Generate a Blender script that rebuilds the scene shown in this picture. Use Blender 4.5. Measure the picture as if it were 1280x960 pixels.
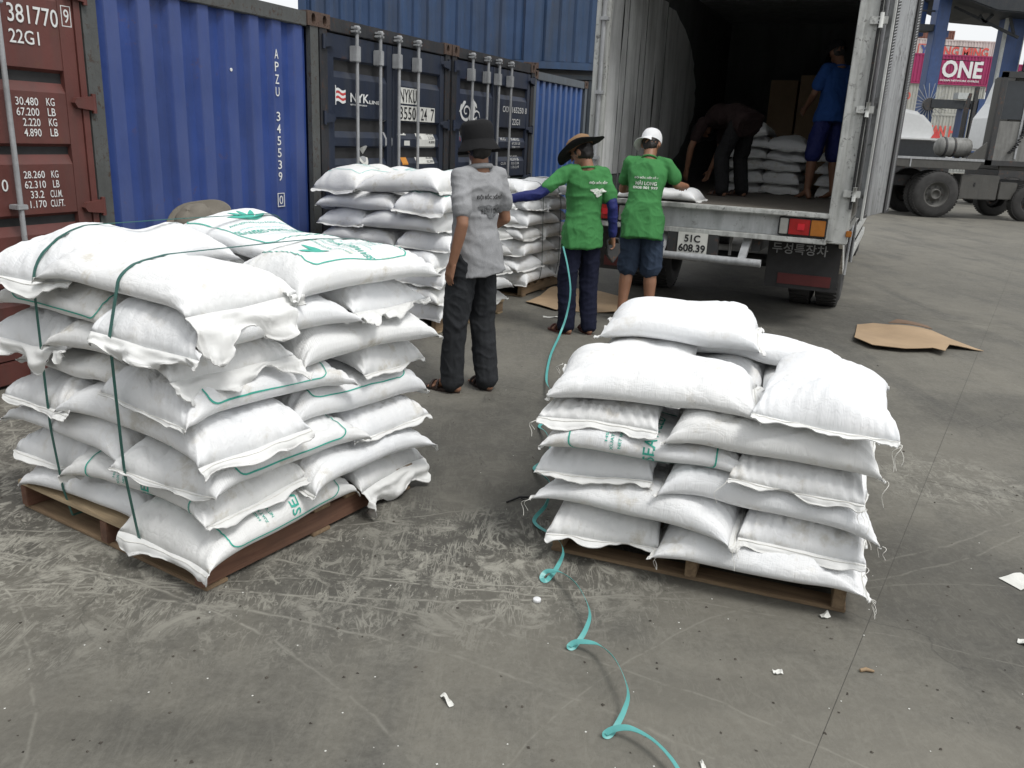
import bpy, bmesh, math, random
import numpy as np
from mathutils import Vector, Matrix, Euler
random.seed(7)
rng = np.random.default_rng(11)
for o in list(bpy.data.objects): bpy.data.objects.remove(o)
SC = bpy.context.scene
COL = SC.collection
PI = math.pi
# ---------------------------------------------------------------- camera
CAM_F, CAM_P, CAM_R, CAM_H = 1045.0, 0.290, 0.046, 1.65
def cam_axes():
    f = np.array([0, math.cos(CAM_P), -math.sin(CAM_P)]); ri = np.array([1.0, 0, 0]); u = np.cross(ri, f)
    return ri*math.cos(CAM_R)+u*math.sin(CAM_R), -ri*math.sin(CAM_R)+u*math.cos(CAM_R), f
_r, _u, _f = cam_axes()
cd = bpy.data.cameras.new('camera'); cam = bpy.data.objects.new('camera', cd); COL.objects.link(cam)
cd.sensor_width = 36; cd.sensor_fit = 'HORIZONTAL'; cd.lens = CAM_F/1280*36; cd.clip_end = 2000; cd.clip_start = 0.05
cam.matrix_world = Matrix(((_r[0], _u[0], -_f[0], 0), (_r[1], _u[1], -_f[1], 0), (_r[2], _u[2], -_f[2], CAM_H), (0, 0, 0, 1)))
SC.camera = cam
# ---------------------------------------------------------------- world: bright overcast
SUN_EL, SUN_AZ = math.radians(60), math.radians(138)     # azimuth measured clockwise from +Y (ahead)
w = bpy.data.worlds.new('World'); SC.world = w; w.use_nodes = True
nt = w.node_tree; bg = nt.nodes['Background']
sky = nt.nodes.new('ShaderNodeTexSky'); sky.sky_type = 'NISHITA'; sky.sun_disc = False
sky.sun_elevation = SUN_EL; sky.sun_rotation = SUN_AZ; sky.dust_density = 4.0; sky.air_density = 1.0; sky.altitude = 0
hs = nt.nodes.new('ShaderNodeHueSaturation'); hs.inputs['Saturation'].default_value = 0.12
mx = nt.nodes.new('ShaderNodeMix'); mx.data_type = 'RGBA'; mx.inputs[0].default_value = 0.65
mx.inputs[7].default_value = (7.6, 7.75, 7.9, 1)
nt.links.new(sky.outputs[0], hs.inputs['Color']); nt.links.new(hs.outputs[0], mx.inputs[6]); nt.links.new(mx.outputs[2], bg.inputs['Color'])
bg.inputs['Strength'].default_value = 0.10
sl = bpy.data.lights.new('sun', 'SUN'); sl.energy = 1.1; sl.angle = math.radians(16); sl.color = (1, 0.975, 0.94)
sun = bpy.data.objects.new('sun', sl); COL.objects.link(sun)
sd = Vector((math.sin(SUN_AZ)*math.cos(SUN_EL), math.cos(SUN_AZ)*math.cos(SUN_EL), math.sin(SUN_EL)))
sun.rotation_euler = sd.to_track_quat('Z', 'Y').to_euler(); sun.location = sd*30
vs = SC.view_settings; vs.view_transform = 'Standard'; vs.look = 'None'; vs.exposure = 0.62; vs.gamma = 1.0; vs.use_curve_mapping = False
SC.render.engine = 'CYCLES'
SC.cycles.max_bounces = 6; SC.cycles.diffuse_bounces = 3; SC.cycles.glossy_bounces = 2; SC.cycles.transmission_bounces = 2
SC.render.resolution_x = 1024; SC.render.resolution_y = 768

# ---------------------------------------------------------------- helpers
def tag(o, label=None, cat=None, group=None, kind=None):
    if label: o['label'] = label
    if cat: o['category'] = cat
    if group: o['group'] = group
    if kind: o['kind'] = kind
    return o
def empty(name, loc=(0, 0, 0), rz=0.0, parent=None):
    o = bpy.data.objects.new(name, None); COL.objects.link(o); o.location = loc; o.rotation_euler = (0, 0, rz)
    o.empty_display_size = 0.1
    if parent: o.parent = parent
    return o
def link_mesh(name, me, mat=None, parent=None):
    o = bpy.data.objects.new(name, me); COL.objects.link(o)
    if mat and not me.materials: me.materials.append(mat)
    if parent: o.parent = parent
    return o
class MB:
    def __init__(s): s.v = []; s.f = []; s.sm = []
    def add(s, vs_, fs, smooth=False):
        b = len(s.v); s.v += [tuple(p) for p in vs_]; s.f += [tuple(i+b for i in f) for f in fs]; s.sm += [smooth]*len(fs); return s
    def box(s, x0, y0, z0, x1, y1, z1, M=None):
        vs_ = [(x, y, z) for x in (x0, x1) for y in (y0, y1) for z in (z0, z1)]
        if M is not None: vs_ = [M @ Vector(p) for p in vs_]
        return s.add(vs_, [(0, 1, 3, 2), (4, 6, 7, 5), (0, 4, 5, 1), (2, 3, 7, 6), (0, 2, 6, 4), (1, 5, 7, 3)])
    def bar(s, a, b, wd, h=None):                       # rectangular bar between two points
        a, b = Vector(a), Vector(b); h = h or wd; d = (b-a).normalized()
        up = Vector((0, 0, 1)) if abs(d.z) < .95 else Vector((1, 0, 0))
        r = d.cross(up).normalized(); u = r.cross(d)
        vs_ = [p+r*sx*wd/2+u*sz*h/2 for p in (a, b) for sx, sz in ((-1, -1), (1, -1), (1, 1), (-1, 1))]
        return s.add(vs_, [(0, 3, 2, 1), (4, 5, 6, 7), (0, 1, 5, 4), (1, 2, 6, 5), (2, 3, 7, 6), (3, 0, 4, 7)])
    def tube(s, pts, rad, n=8, caps=True):
        pts = [Vector(p) for p in pts]; m = len(pts); rad = rad if hasattr(rad, '__len__') else [rad]*m
        vs_ = []; pr = None
        for i, p in enumerate(pts):
            d = (pts[min(i+1, m-1)]-pts[max(i-1, 0)]).normalized()
            if pr is None:
                ref = Vector((0, 0, 1)) if abs(d.z) < .9 else Vector((1, 0, 0)); r = d.cross(ref).normalized()
            else: r = (pr-d*pr.dot(d)).normalized()
            pr = r; u = d.cross(r)
            for k in range(n):
                t = 2*PI*k/n; vs_.append(p+(r*math.cos(t)+u*math.sin(t))*rad[i])
        fs = [(i*n+k, i*n+(k+1) % n, (i+1)*n+(k+1) % n, (i+1)*n+k) for i in range(m-1) for k in range(n)]
        s.add(vs_, fs, True)
        if caps: s.add(vs_[:n], [tuple(range(n))[::-1]]); s.add(vs_[-n:], [tuple(range(n))])
        return s
    def lathe(s, prof, c=(0, 0, 0), axis='Z', n=24, smooth=True, caps=True):    # prof: (radius, height)
        c = Vector(c); vs_ = []
        for r, h in prof:
            for k in range(n):
                t = 2*PI*k/n; a, b = r*math.cos(t), r*math.sin(t)
                vs_.append(c+(Vector((a, b, h)) if axis == 'Z' else Vector((h, a, b)) if axis == 'X' else Vector((b, h, a))))
        fs = [(i*n+k, i*n+(k+1) % n, (i+1)*n+(k+1) % n, (i+1)*n+k) for i in range(len(prof)-1) for k in range(n)]
        s.add(vs_, fs, smooth)
        if caps and prof[0][0] > 1e-4: s.add(vs_[:n], [tuple(range(n))[::-1]])
        if caps and prof[-1][0] > 1e-4: s.add(vs_[-n:], [tuple(range(n))])
        return s
    def extrude(s, poly, d0, d1, axis='Y'):             # polygon in the two other axes, extruded
        def P(a, b, d): return (a, d, b) if axis == 'Y' else (d, a, b) if axis == 'X' else (a, b, d)
        n = len(poly); vs_ = [P(a, b, d0) for a, b in poly]+[P(a, b, d1) for a, b in poly]
        return s.add(vs_, [tuple(range(n)), tuple(range(2*n-1, n-1, -1))]+[(i, i+n, (i+1) % n+n, (i+1) % n) for i in range(n)])
    def mesh(s, name, fix=True):
        me = bpy.data.meshes.new(name); me.from_pydata(s.v, [], s.f)
        me.polygons.foreach_set('use_smooth', s.sm)
        if fix:
            bm = bmesh.new(); bm.from_mesh(me); bmesh.ops.recalc_face_normals(bm, faces=bm.faces); bm.to_mesh(me); bm.free()
        me.update(); return me
    def build(s, name, mat, parent=None, bevel=0):
        me = s.mesh(name)
        if bevel:
            bm = bmesh.new(); bm.from_mesh(me); bmesh.ops.remove_doubles(bm, verts=bm.verts, dist=1e-5)
            bmesh.ops.bevel(bm, geom=[e for e in bm.edges if len(e.link_faces) == 2 and e.calc_face_angle(0) > .5], offset=bevel, segments=2, affect='EDGES', clamp_overlap=True)
            bm.to_mesh(me); bm.free()
        return link_mesh(name, me, mat, parent)

# ---- smooth random field (sum of sines), vectorised
class Field:
    def __init__(s, seed, lo, hi, n=14):
        g = np.random.default_rng(seed); d = g.normal(size=(n, 3)); d /= np.linalg.norm(d, axis=1)[:, None]
        k = np.exp(g.uniform(math.log(lo), math.log(hi), n)); s.K = d*k[:, None]*2*PI; s.p = g.uniform(0, 2*PI, n); s.a = 1/np.sqrt(n/2)
    def __call__(s, P): return np.sin(np.asarray(P) @ s.K.T+s.p).sum(-1)*s.a

# ---------------------------------------------------------------- materials
class NT:
    def __init__(s, name):
        s.m = bpy.data.materials.new(name); s.m.use_nodes = True; s.t = s.m.node_tree; s.b = s.t.nodes['Principled BSDF']
    def n(s, typ, **kw):
        nd = s.t.nodes.new(typ)
        for k, v in kw.items(): setattr(nd, k, v)
        return nd
    def l(s, a, b): s.t.links.new(a, b)
    def val(s, sock, v):
        if hasattr(v, 'links') or hasattr(v, 'is_output'): s.l(v, sock)
        else: sock.default_value = v
    def coords(s, kind='Object', scale=(1, 1, 1), rot=(0, 0, 0)):
        mp = s.n('ShaderNodeMapping'); mp.inputs['Scale'].default_value = scale; mp.inputs['Rotation'].default_value = rot
        if kind == 'World': s.l(s.n('ShaderNodeNewGeometry').outputs['Position'], mp.inputs[0])
        else: s.l(s.n('ShaderNodeTexCoord').outputs[kind], mp.inputs[0])
        return mp.outputs[0]
    def noise(s, co, scale, detail=4, rough=.55, dist=0.0):
        nd = s.n('ShaderNodeTexNoise'); nd.inputs['Scale'].default_value = scale; nd.inputs['Detail'].default_value = detail
        nd.inputs['Roughness'].default_value = rough; nd.inputs['Distortion'].default_value = dist
        s.l(co, nd.inputs['Vector']); return nd.outputs[0]
    def ramp(s, f, *stops):
        nd = s.n('ShaderNodeValToRGB'); e = nd.color_ramp.elements
        while len(e) < len(stops): e.new(0.5)
        for el, (p, c) in zip(e, stops):
            el.position = p; el.color = (c, c, c, 1) if not hasattr(c, '__len__') else (*c, 1)
        s.l(f, nd.inputs[0]); return nd.outputs[0]
    def mix(s, f, a, b, mode='MIX'):
        nd = s.n('ShaderNodeMix'); nd.data_type = 'RGBA'; nd.blend_type = mode
        s.val(nd.inputs[0], f)
        for sock, v in ((nd.inputs[6], a), (nd.inputs[7], b)):
            if isinstance(v, tuple): sock.default_value = (*v[:3], 1)
            else: s.l(v, sock)
        return nd.outputs[2]
    def math(s, op, a, b=0.0, clamp=False):
        nd = s.n('ShaderNodeMath', operation=op); nd.use_clamp = clamp
        s.val(nd.inputs[0], a); s.val(nd.inputs[1], b); return nd.outputs[0]
    def bump(s, h, strength=.3, dist=.01, nrm=None):
        nd = s.n('ShaderNodeBump'); nd.inputs['Strength'].default_value = strength; nd.inputs['Distance'].default_value = dist
        s.l(h, nd.inputs['Height'])
        if nrm is not None: s.l(nrm, nd.inputs['Normal'])
        return nd.outputs[0]
    def out(s, color=None, rough=None, normal=None, metal=None, spec=None):
        for k, v in (('Base Color', color), ('Roughness', rough), ('Metallic', metal), ('Specular IOR Level', spec)):
            if v is None: continue
            if isinstance(v, tuple): s.b.inputs[k].default_value = (*v[:3], 1)
            else: s.val(s.b.inputs[k], v)
        if normal is not None: s.l(normal, s.b.inputs['Normal'])
        return s.m
def worn(name, col, rust=(.12, .055, .03), amount=.35, rough=.5, scale=1.0, grime=(.05, .05, .045), metal=0.0, dirt=.4, fine=40, bump=.12):
    """painted metal with chips, rust and grime"""
    t = NT(name); co = t.coords('Object'); a = t.noise(co, 3.1*scale, 8, .65); b = t.noise(co, 14*scale, 6, .7, .3); c = t.noise(t.coords('Object', (1, 1, .12)), 9*scale, 5, .6)
    fad = t.mix(t.ramp(a, (.3, 0), (.75, 1)), tuple(x*.82 for x in col), tuple(min(1, x*1.12+.006) for x in col))
    g = t.mix(t.math('MULTIPLY', t.ramp(c, (.42, 0), (.72, 1)), dirt), fad, grime)
    ms = t.math('MULTIPLY', t.ramp(b, (.66-.22*amount, 0), (.70-.2*amount, 1)), t.ramp(a, (.45, 0), (.6, 1)))
    cl = t.mix(t.math('MULTIPLY', ms, min(1, amount*1.6)), g, rust)
    rg = t.math('ADD', t.math('MULTIPLY', a, .25), rough-.1)
    return t.out(cl, rg, t.bump(t.noise(co, fine, 4, .6), bump, .004, t.bump(a, .35, .02)), metal)
def plain(name, col, rough=.6, metal=0.0, var=.15, scale=8, bump=.1, bscale=60, spec=None):
    t = NT(name); co = t.coords('Object'); a = t.noise(co, scale, 5, .6)
    cl = t.mix(t.ramp(a, (.3, 0), (.7, 1)), tuple(x*(1-var) for x in col), tuple(min(1, x*(1+var)) for x in col))
    return t.out(cl, rough, t.bump(t.noise(co, bscale, 3, .6), bump, .003), metal, spec)
M = {}
M['black_rubber'] = plain('black_rubber', (.022, .022, .023), .75, var=.3)
M['dark_steel'] = worn('dark_steel', (.035, .036, .038), amount=.5, rough=.6)
M['galv'] = worn('galvanised_steel', (.36, .37, .38), (.16, .1, .07), .3, .45, 3, dirt=.35)
M['white_ink'] = plain('white_ink', (.72, .73, .72), .6, var=.08, bump=0)
M['black_ink'] = plain('black_ink', (.02, .02, .022), .6, var=.1, bump=0)
M['red_ink'] = plain('red_ink', (.5, .05, .05), .6, bump=0)
M['orange_ink'] = plain('orange_ink', (.6, .25, .04), .6, bump=0)
M['label_white'] = plain('label_white', (.66, .66, .62), .5, var=.1, bump=0)
# ---- text
def text_mesh(body, size=1.0, bold=0.0, align='LEFT', sx=1.0, depth=0.0, font=None):
    cu = bpy.data.curves.new('text', 'FONT'); cu.body = body; cu.size = size; cu.align_x = align; cu.offset = bold; cu.extrude = depth; cu.resolution_u = 3
    o = bpy.data.objects.new('text_tmp', cu); COL.objects.link(o)
    me = bpy.data.meshes.new_from_object(o.evaluated_get(bpy.context.evaluated_depsgraph_get()))
    bpy.data.objects.remove(o); bpy.data.curves.remove(cu); me.materials.clear()
    for vtx in me.vertices: vtx.co.x *= sx
    return me
def fit_text(name, body, mat, parent, x0, z0, x1, z1, y, bold=0.0, vertical=False):
    """lettering laid on a face that looks along -y of its parent; fills the box x0..x1, z0..z1"""
    me = text_mesh(body, 1.0, bold)
    co = np.array([v.co for v in me.vertices])
    if not len(co): return None
    mn, mxx = co.min(0), co.max(0); sp = np.maximum(mxx-mn, 1e-6)
    for v in me.vertices:
        v.co = (x0+(v.co.x-mn[0])/sp[0]*(x1-x0), y, z0+(v.co.y-mn[1])/sp[1]*(z1-z0))
    return link_mesh(name, me, mat, parent)
# ================================================================ GROUND
def ground_material():
    t = NT('yard_concrete'); co = t.coords('World'); big = t.noise(co, .35, 4, .6, .4); mid = t.noise(co, 2.2, 6, .65, .3); fine = t.noise(co, 38, 4, .7); grit = t.noise(co, 160, 2, .7)
    base = t.mix(t.ramp(big, (.32, 0), (.68, 1)), (.104, .099, .084), (.158, .149, .124))
    base = t.mix(t.math('MULTIPLY', t.ramp(mid, (.48, 0), (.72, 1)), .65), base, (.066, .064, .057))
    # oily dark traffic stains, long along the lane
    lane = t.noise(t.coords('World', (1.6, .35, 1), (0, 0, .45)), 1.1, 7, .62, .6)
    base = t.mix(t.math('MULTIPLY', t.ramp(lane, (.5, 0), (.68, 1)), .6), base, (.05, .049, .046))
    base = t.mix(t.math('MULTIPLY', t.ramp(fine, (.38, 0), (.68, 1)), .30), base, (0.208, 0.202, 0.176))
    base = t.mix(t.math('MULTIPLY', t.ramp(grit, (.60, 0), (.72, 1)), .35), base, (.03, .03, .028))
    pos = t.n('ShaderNodeSeparateXYZ'); t.l(co, pos.inputs[0]); PX, PY = pos.outputs[0], pos.outputs[1]
    wob = t.math('MULTIPLY', t.math('SUBTRACT', t.noise(co, 1.3, 6, .65), .5), 1.5)
    def blot(cx, cy, rx, ry, amt=1.0, lo=.55, hi=1.1):            # irregular patch with its own outline
        a = t.math('DIVIDE', t.math('SUBTRACT', PX, cx), rx); b_ = t.math('DIVIDE', t.math('SUBTRACT', PY, cy), ry)
        r = t.math('ADD', t.math('SQRT', t.math('ADD', t.math('MULTIPLY', a, a), t.math('MULTIPLY', b_, b_))), wob)
        return t.math('MULTIPLY', t.ramp(t.math('MULTIPLY', r, .5), (lo*.5, 1), (hi*.5, 0)), amt)
    # dark irregular patches, then pale ones
    for cx, cy, rx, ry, am in ((.15, 4.3, .9, 1.5, .55), (1.75, 2.95, .55, .7, .5), (-.35, 2.95, .55, .45, .35), (2.3, 8.8, 2.6, 2.0, .5), (-2.4, 3.2, .7, .5, .5), (.6, 2.25, .5, .12, .35), (-1.0, 1.95, .5, .12, .35), (3.6, 5.4, 1.2, .5, .35)):
        base = t.mix(blot(cx, cy, rx, ry, am), base, (.042, .041, .037))
    for cx, cy, rx, ry, am in ((1.6, 1.9, .7, .3, .5), (-1.9, 2.0, .9, .3, .45), (.9, 2.1, .8, .4, .35), (2.6, 4.6, .6, .5, .4), (4.5, 6.2, 1.0, 1.2, .3)):
        base = t.mix(blot(cx, cy, rx, ry, am), base, (.175, .165, .138))
    # pale scuffs: contour lines of stretched noise, broken up, strongest where pallets are dragged
    def scuff(rot, sc, lo, wd, stretch=(1, .32, 1)):
        n = t.noise(t.coords('World', stretch, (0, 0, rot)), sc, 4, .68, .9)
        d = t.math('ABSOLUTE', t.math('SUBTRACT', n, lo)); return t.ramp(d, (0, 1), (wd, 0))
    s1 = t.math('MAXIMUM', scuff(-.5, 4.5, .5, .022), scuff(.35, 6.5, .47, .018))
    s1 = t.math('MAXIMUM', s1, t.math('MULTIPLY', scuff(1.15, 8, .52, .020, (1, .3, 1)), .7))
    s1 = t.math('MAXIMUM', s1, scuff(-1.0, 3.0, .48, .012, (1, .10, 1)))
    brk = t.ramp(t.noise(co, 6.5, 5, .65), (.43, 0), (.56, 1))
    zone = t.math('MAXIMUM', blot(-1.55, 3.0, 1.5, .75, 1.0, .4, 1.25), t.math('MAXIMUM', blot(-.1, 3.0, .75, .55, .9, .4, 1.2), t.math('MAXIMUM', blot(-2.6, 4.0, .8, 1.2, .9), blot(2.3, 4.1, .5, .5, .5))))
    zone = t.math('MAXIMUM', zone, .10)
    sc_ = t.math('MULTIPLY', t.math('MULTIPLY', s1, brk), zone)
    # long dragged scrapes: broken arcs
    arcs = None; aw = t.math('MULTIPLY', t.math('SUBTRACT', t.noise(co, 2.2, 4, .6), .5), .10); ab = t.ramp(t.noise(co, 10, 5, .7), (.40, 0), (.52, 1))
    for cx, cy, r, wd in ((-1.6, -1.2, 3.85, .011), (-1.2, -.9, 3.62, .008), (-2.4, .2, 2.75, .010), (.2, 6.4, 3.62, .008), (-.6, 8.0, 5.3, .009), (-3.4, 1.0, 2.3, .008), (-.2, -2.5, 5.35, .006), (1.9, .9, 2.1, .006), (-2.0, 7.5, 4.4, .008)):
        a = t.math('SUBTRACT', PX, cx); b_ = t.math('SUBTRACT', PY, cy); d = t.math('ABSOLUTE', t.math('ADD', t.math('SUBTRACT', t.math('SQRT', t.math('ADD', t.math('MULTIPLY', a, a), t.math('MULTIPLY', b_, b_))), r), aw))
        q = t.ramp(d, (0, 1), (wd, 0)); arcs = q if arcs is None else t.math('MAXIMUM', arcs, q)
    arcs = t.math('MULTIPLY', t.math('MULTIPLY', arcs, ab), t.math('MAXIMUM', zone, .25))
    chalk = t.math('MULTIPLY', t.math('MULTIPLY', t.ramp(t.noise(co, 5.2, 6, .78, .8), (.51, 0), (.62, 1)), zone), .8)
    chalk = t.math('MAXIMUM', chalk, t.math('MULTIPLY', t.math('MULTIPLY', t.ramp(t.noise(t.coords('World', (1, .6, 1), (0, 0, -.6)), 17, 4, .7, 1.2), (.56, 0), (.64, 1)), zone), .7))
    base = t.mix(t.math('MAXIMUM', t.math('MAXIMUM', t.math('MULTIPLY', sc_, .85), t.math('MULTIPLY', arcs, .85)), chalk), base, (.37, .36, .31))
    # fine cracks
    vo = t.n('ShaderNodeTexVoronoi', feature='DISTANCE_TO_EDGE'); vo.inputs['Scale'].default_value = .55; dco = t.n('ShaderNodeVectorMath', operation='ADD'); t.l(co, dco.inputs[0]); nz = t.n('ShaderNodeTexNoise'); nz.inputs['Scale'].default_value = 2.5; nz.inputs['Detail'].default_value = 6; t.l(co, nz.inputs['Vector']); sc3 = t.n('ShaderNodeVectorMath', operation='SCALE'); sc3.inputs['Scale'].default_value = .5; t.l(nz.outputs['Color'], sc3.inputs[0]); t.l(sc3.outputs[0], dco.inputs[1]); t.l(dco.outputs[0], vo.inputs['Vector'])
    crack = t.math('MULTIPLY', t.ramp(vo.outputs['Distance'], (0, 1), (.0035, 0)), t.ramp(t.noise(co, .9, 3, .5), (.5, 0), (.58, 1)))
    base = t.mix(t.math('MULTIPLY', crack, .4), base, (.03, .03, .027))
    h = t.math('ADD', t.math('MULTIPLY', fine, .5), t.math('ADD', t.math('MULTIPLY', grit, .25), t.math('MULTIPLY', mid, .6)))
    rg = t.math('ADD', t.math('MULTIPLY', mid, -.25), .95)
    return t.out(base, rg, t.bump(h, .45, .008), spec=.35)
M['ground'] = ground_material()
M['joint'] = plain('joint_filler', (.075, .072, .064), .9)
g = MB(); g.add([(-600, -200, -.0016), (600, -200, -.0016), (600, 900, -.0016), (-600, 900, -.0016)], [(0, 1, 2, 3)])
ground = g.build('ground', M['joint']); tag(ground, kind='structure')
SLAB = 5.0; d1 = Vector((.522, .853, 0)); d2 = Vector((.853, -.522, 0)); O = Vector((2.2, 4.1, 0))
srot = math.atan2(d1.y, d1.x); gap = .0011
sm_ = MB(); sm_.box(gap, -SLAB+gap, -.15, SLAB-gap, -gap, 0); slab_me = sm_.mesh('concrete_slab'); slab_me.materials.append(M['ground'])
for i in range(-3, 7):
    for j in range(-5, 5):
        p = O+d1*SLAB*i+d2*SLAB*j
        c = p+(d1+d2)*SLAB/2
        if c.y < -4 or abs(c.x) > 5+c.y*.95 or c.length > 34: continue
        o = link_mesh('concrete_slab', slab_me, None, ground); o.location = (p.x, p.y, random.uniform(-.0004, .0004)); o.rotation_euler = (0, 0, srot)
gf = MB()                                                 # the yard beyond the slabs one can tell apart
gf.add([(-600, -200, -.001), (600, -200, -.001), (600, 900, -.001), (-600, 900, -.001), (-16, -3, -.001), (22, -3, -.001), (22, 27, -.001), (-16, 27, -.001)],
       [(0, 1, 5, 4), (1, 2, 6, 5), (2, 3, 7, 6), (3, 0, 4, 7)])
tag(gf.build('yard_pavement', M['ground']), kind='structure')

# ================================================================ CONTAINERS
ROW_AZ = .411; ROW0 = Vector((-1.83, 7.87, 0)); RA = Vector((math.sin(ROW_AZ), math.cos(ROW_AZ), 0)); RL = Vector((-math.cos(ROW_AZ), math.sin(ROW_AZ), 0))
CW, CH, CL = 2.438, 2.591, 6.058
M['rusty'] = worn('rusty_casting', (.10, .062, .045), (.055, .028, .016), .7, .75, 4)
def casting_mesh():
    b = MB(); X, Y, Z = .162, .17, .118
    # front face is a frame round an upright slot
    def ring(x0, x1, z0, z1, y): return [(x0, y, z0), (x1, y, z0), (x1, y, z1), (x0, y, z1)]
    def oct_(cx, cz, hx, hz, y): return [(cx-hx, y, cz-hz*.45), (cx-hx*.5, y, cz-hz), (cx+hx*.5, y, cz-hz), (cx+hx, y, cz-hz*.45), (cx+hx, y, cz+hz*.45), (cx+hx*.5, y, cz+hz), (cx-hx*.5, y, cz+hz), (cx-hx, y, cz+hz*.45)]
    o = ring(0, X, 0, Z, 0); i = oct_(X/2, Z/2, .027, .042, 0); k = oct_(X/2, Z/2, .027, .042, .06)
    vs_ = o+i+k+ring(0, X, 0, Z, Y)
    fs = [(0, 1, 6, 5), (0, 5, 4), (1, 2, 8, 7), (1, 7, 6), (2, 3, 10, 9), (2, 9, 8), (3, 0, 4, 11), (3, 11, 10)]
    fs += [(4+n, 4+(n+1) % 8, 12+(n+1) % 8, 12+n) for n in range(8)]+[tuple(range(12, 20))]
    fs += [(0, 20, 21, 1), (1, 21, 22, 2), (2, 22, 23, 3), (3, 23, 20, 0), (20, 23, 22, 21)]
    b.add(vs_, fs); return b.mesh('corner_casting')
CAST = casting_mesh(); CAST.materials.append(M['rusty'])
def corrugated(b, x0, x1, z0, z1, y, pitch, depth, out=.38, slope=.14):
    n = max(1, round((x1-x0)/pitch)); p = (x1-x0)/n; pts = []
    for k in range(n):
        s = x0+k*p
        pts += [(s, depth), (s+p*(.5-out/2-slope), depth), (s+p*(.5-out/2), 0), (s+p*(.5+out/2), 0), (s+p*(.5+out/2+slope), depth)]
    pts.append((x1, depth)); vs_ = []
    for a, d in pts: vs_ += [(a, y+d, z0), (a, y+d, z1)]
    b.add(vs_, [(2*i, 2*i+2, 2*i+3, 2*i+1) for i in range(len(pts)-1)])
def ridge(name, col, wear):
    """painted sheet whose outer ribs are chalked, with the light they catch painted paler"""
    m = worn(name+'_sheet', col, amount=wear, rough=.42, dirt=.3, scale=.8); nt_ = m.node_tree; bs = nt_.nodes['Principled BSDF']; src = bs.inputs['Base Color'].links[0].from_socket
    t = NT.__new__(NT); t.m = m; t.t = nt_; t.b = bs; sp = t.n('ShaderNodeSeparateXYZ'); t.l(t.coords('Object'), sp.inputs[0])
    rub_light = t.ramp(sp.outputs[1], (.030, 1), (.040, 0)); pat = t.ramp(t.noise(t.coords('Object', (1, 1, .3)), 4, 5, .6), (.3, .35), (.7, 1))  # outer rib mask: chalked paint and painted-in light strips together
    chalk = tuple(x*.75+.055 for x in col); t.l(t.mix(t.math('MULTIPLY', t.math('MULTIPLY', rub_light, pat), .75), src, chalk), bs.inputs['Base Color']); return m
def container(name, label, t0, col, kind, setback=0.0, loc=None, rz=None, wear=.3, post=None, W=CW, H=CH, Lg=CL, group='shipping containers along the yard', pitch=.262, front=True, side_detail=True, pw=.11):
    mt = worn(name+'_paint', col, amount=wear, rough=.48, dirt=.35, scale=.8); pm = post or mt
    if loc is None: loc = ROW0+RA*t0+RL*setback; rz = PI/2-ROW_AZ
    root = empty('shipping_container', loc, rz); tag(root, label, 'shipping container', group)
    for x in (0, W-.162):
        for z in (0, H-.118):
            o = link_mesh('corner_casting', CAST, None, root); o.location = (x, -.004, z)
    for x in (0.012, W-.012-pw):
        b = MB(); b.extrude([(x, .004), (x+pw, .004), (x+pw, .05), (x+pw*.6, .07), (x+pw*.4, .07), (x, .05)], .118, H-.118, 'Z'); b.build('corner_post', pm, root)
    MB().box(.162, .006, H-.13, W-.162, .09, H-.012).build('top_rail', pm, root, .006)
    MB().box(.162, .006, .02, W-.162, .09, .16).build('bottom_rail', pm, root, .006)
    b = MB()
    for x, s in ((.03, 1), (W-.03, -1)):                     # long side walls, roof and rear
        n = int(Lg/.28); pts = []
        for k in range(n):
            y0 = .12+(Lg-.2)*k/n; q = (Lg-.2)/n; pts += [(x, y0), (x, y0+q*.3), (x+s*.035, y0+q*.5), (x+s*.035, y0+q*.8)]
        pts.append((x, Lg-.08)); vs_ = []
        for a, y in pts: vs_ += [(a, y, .12), (a, y, H-.06)]
        b.add(vs_, [(2*i, 2*i+2, 2*i+3, 2*i+1) for i in range(len(pts)-1)])
    b.box(.02, .1, H-.06, W-.02, Lg-.05, H-.03); b.box(.02, Lg-.1, .1, W-.02, Lg-.05, H-.05); b.box(.02, .1, .05, W-.02, Lg, .12)
    b.build('body_shell', mt, root)
    depthf = lambda z: 0.0
    if kind == 'end':
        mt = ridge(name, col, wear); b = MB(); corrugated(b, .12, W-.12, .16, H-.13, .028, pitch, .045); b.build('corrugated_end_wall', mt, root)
    return root, mt
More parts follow.
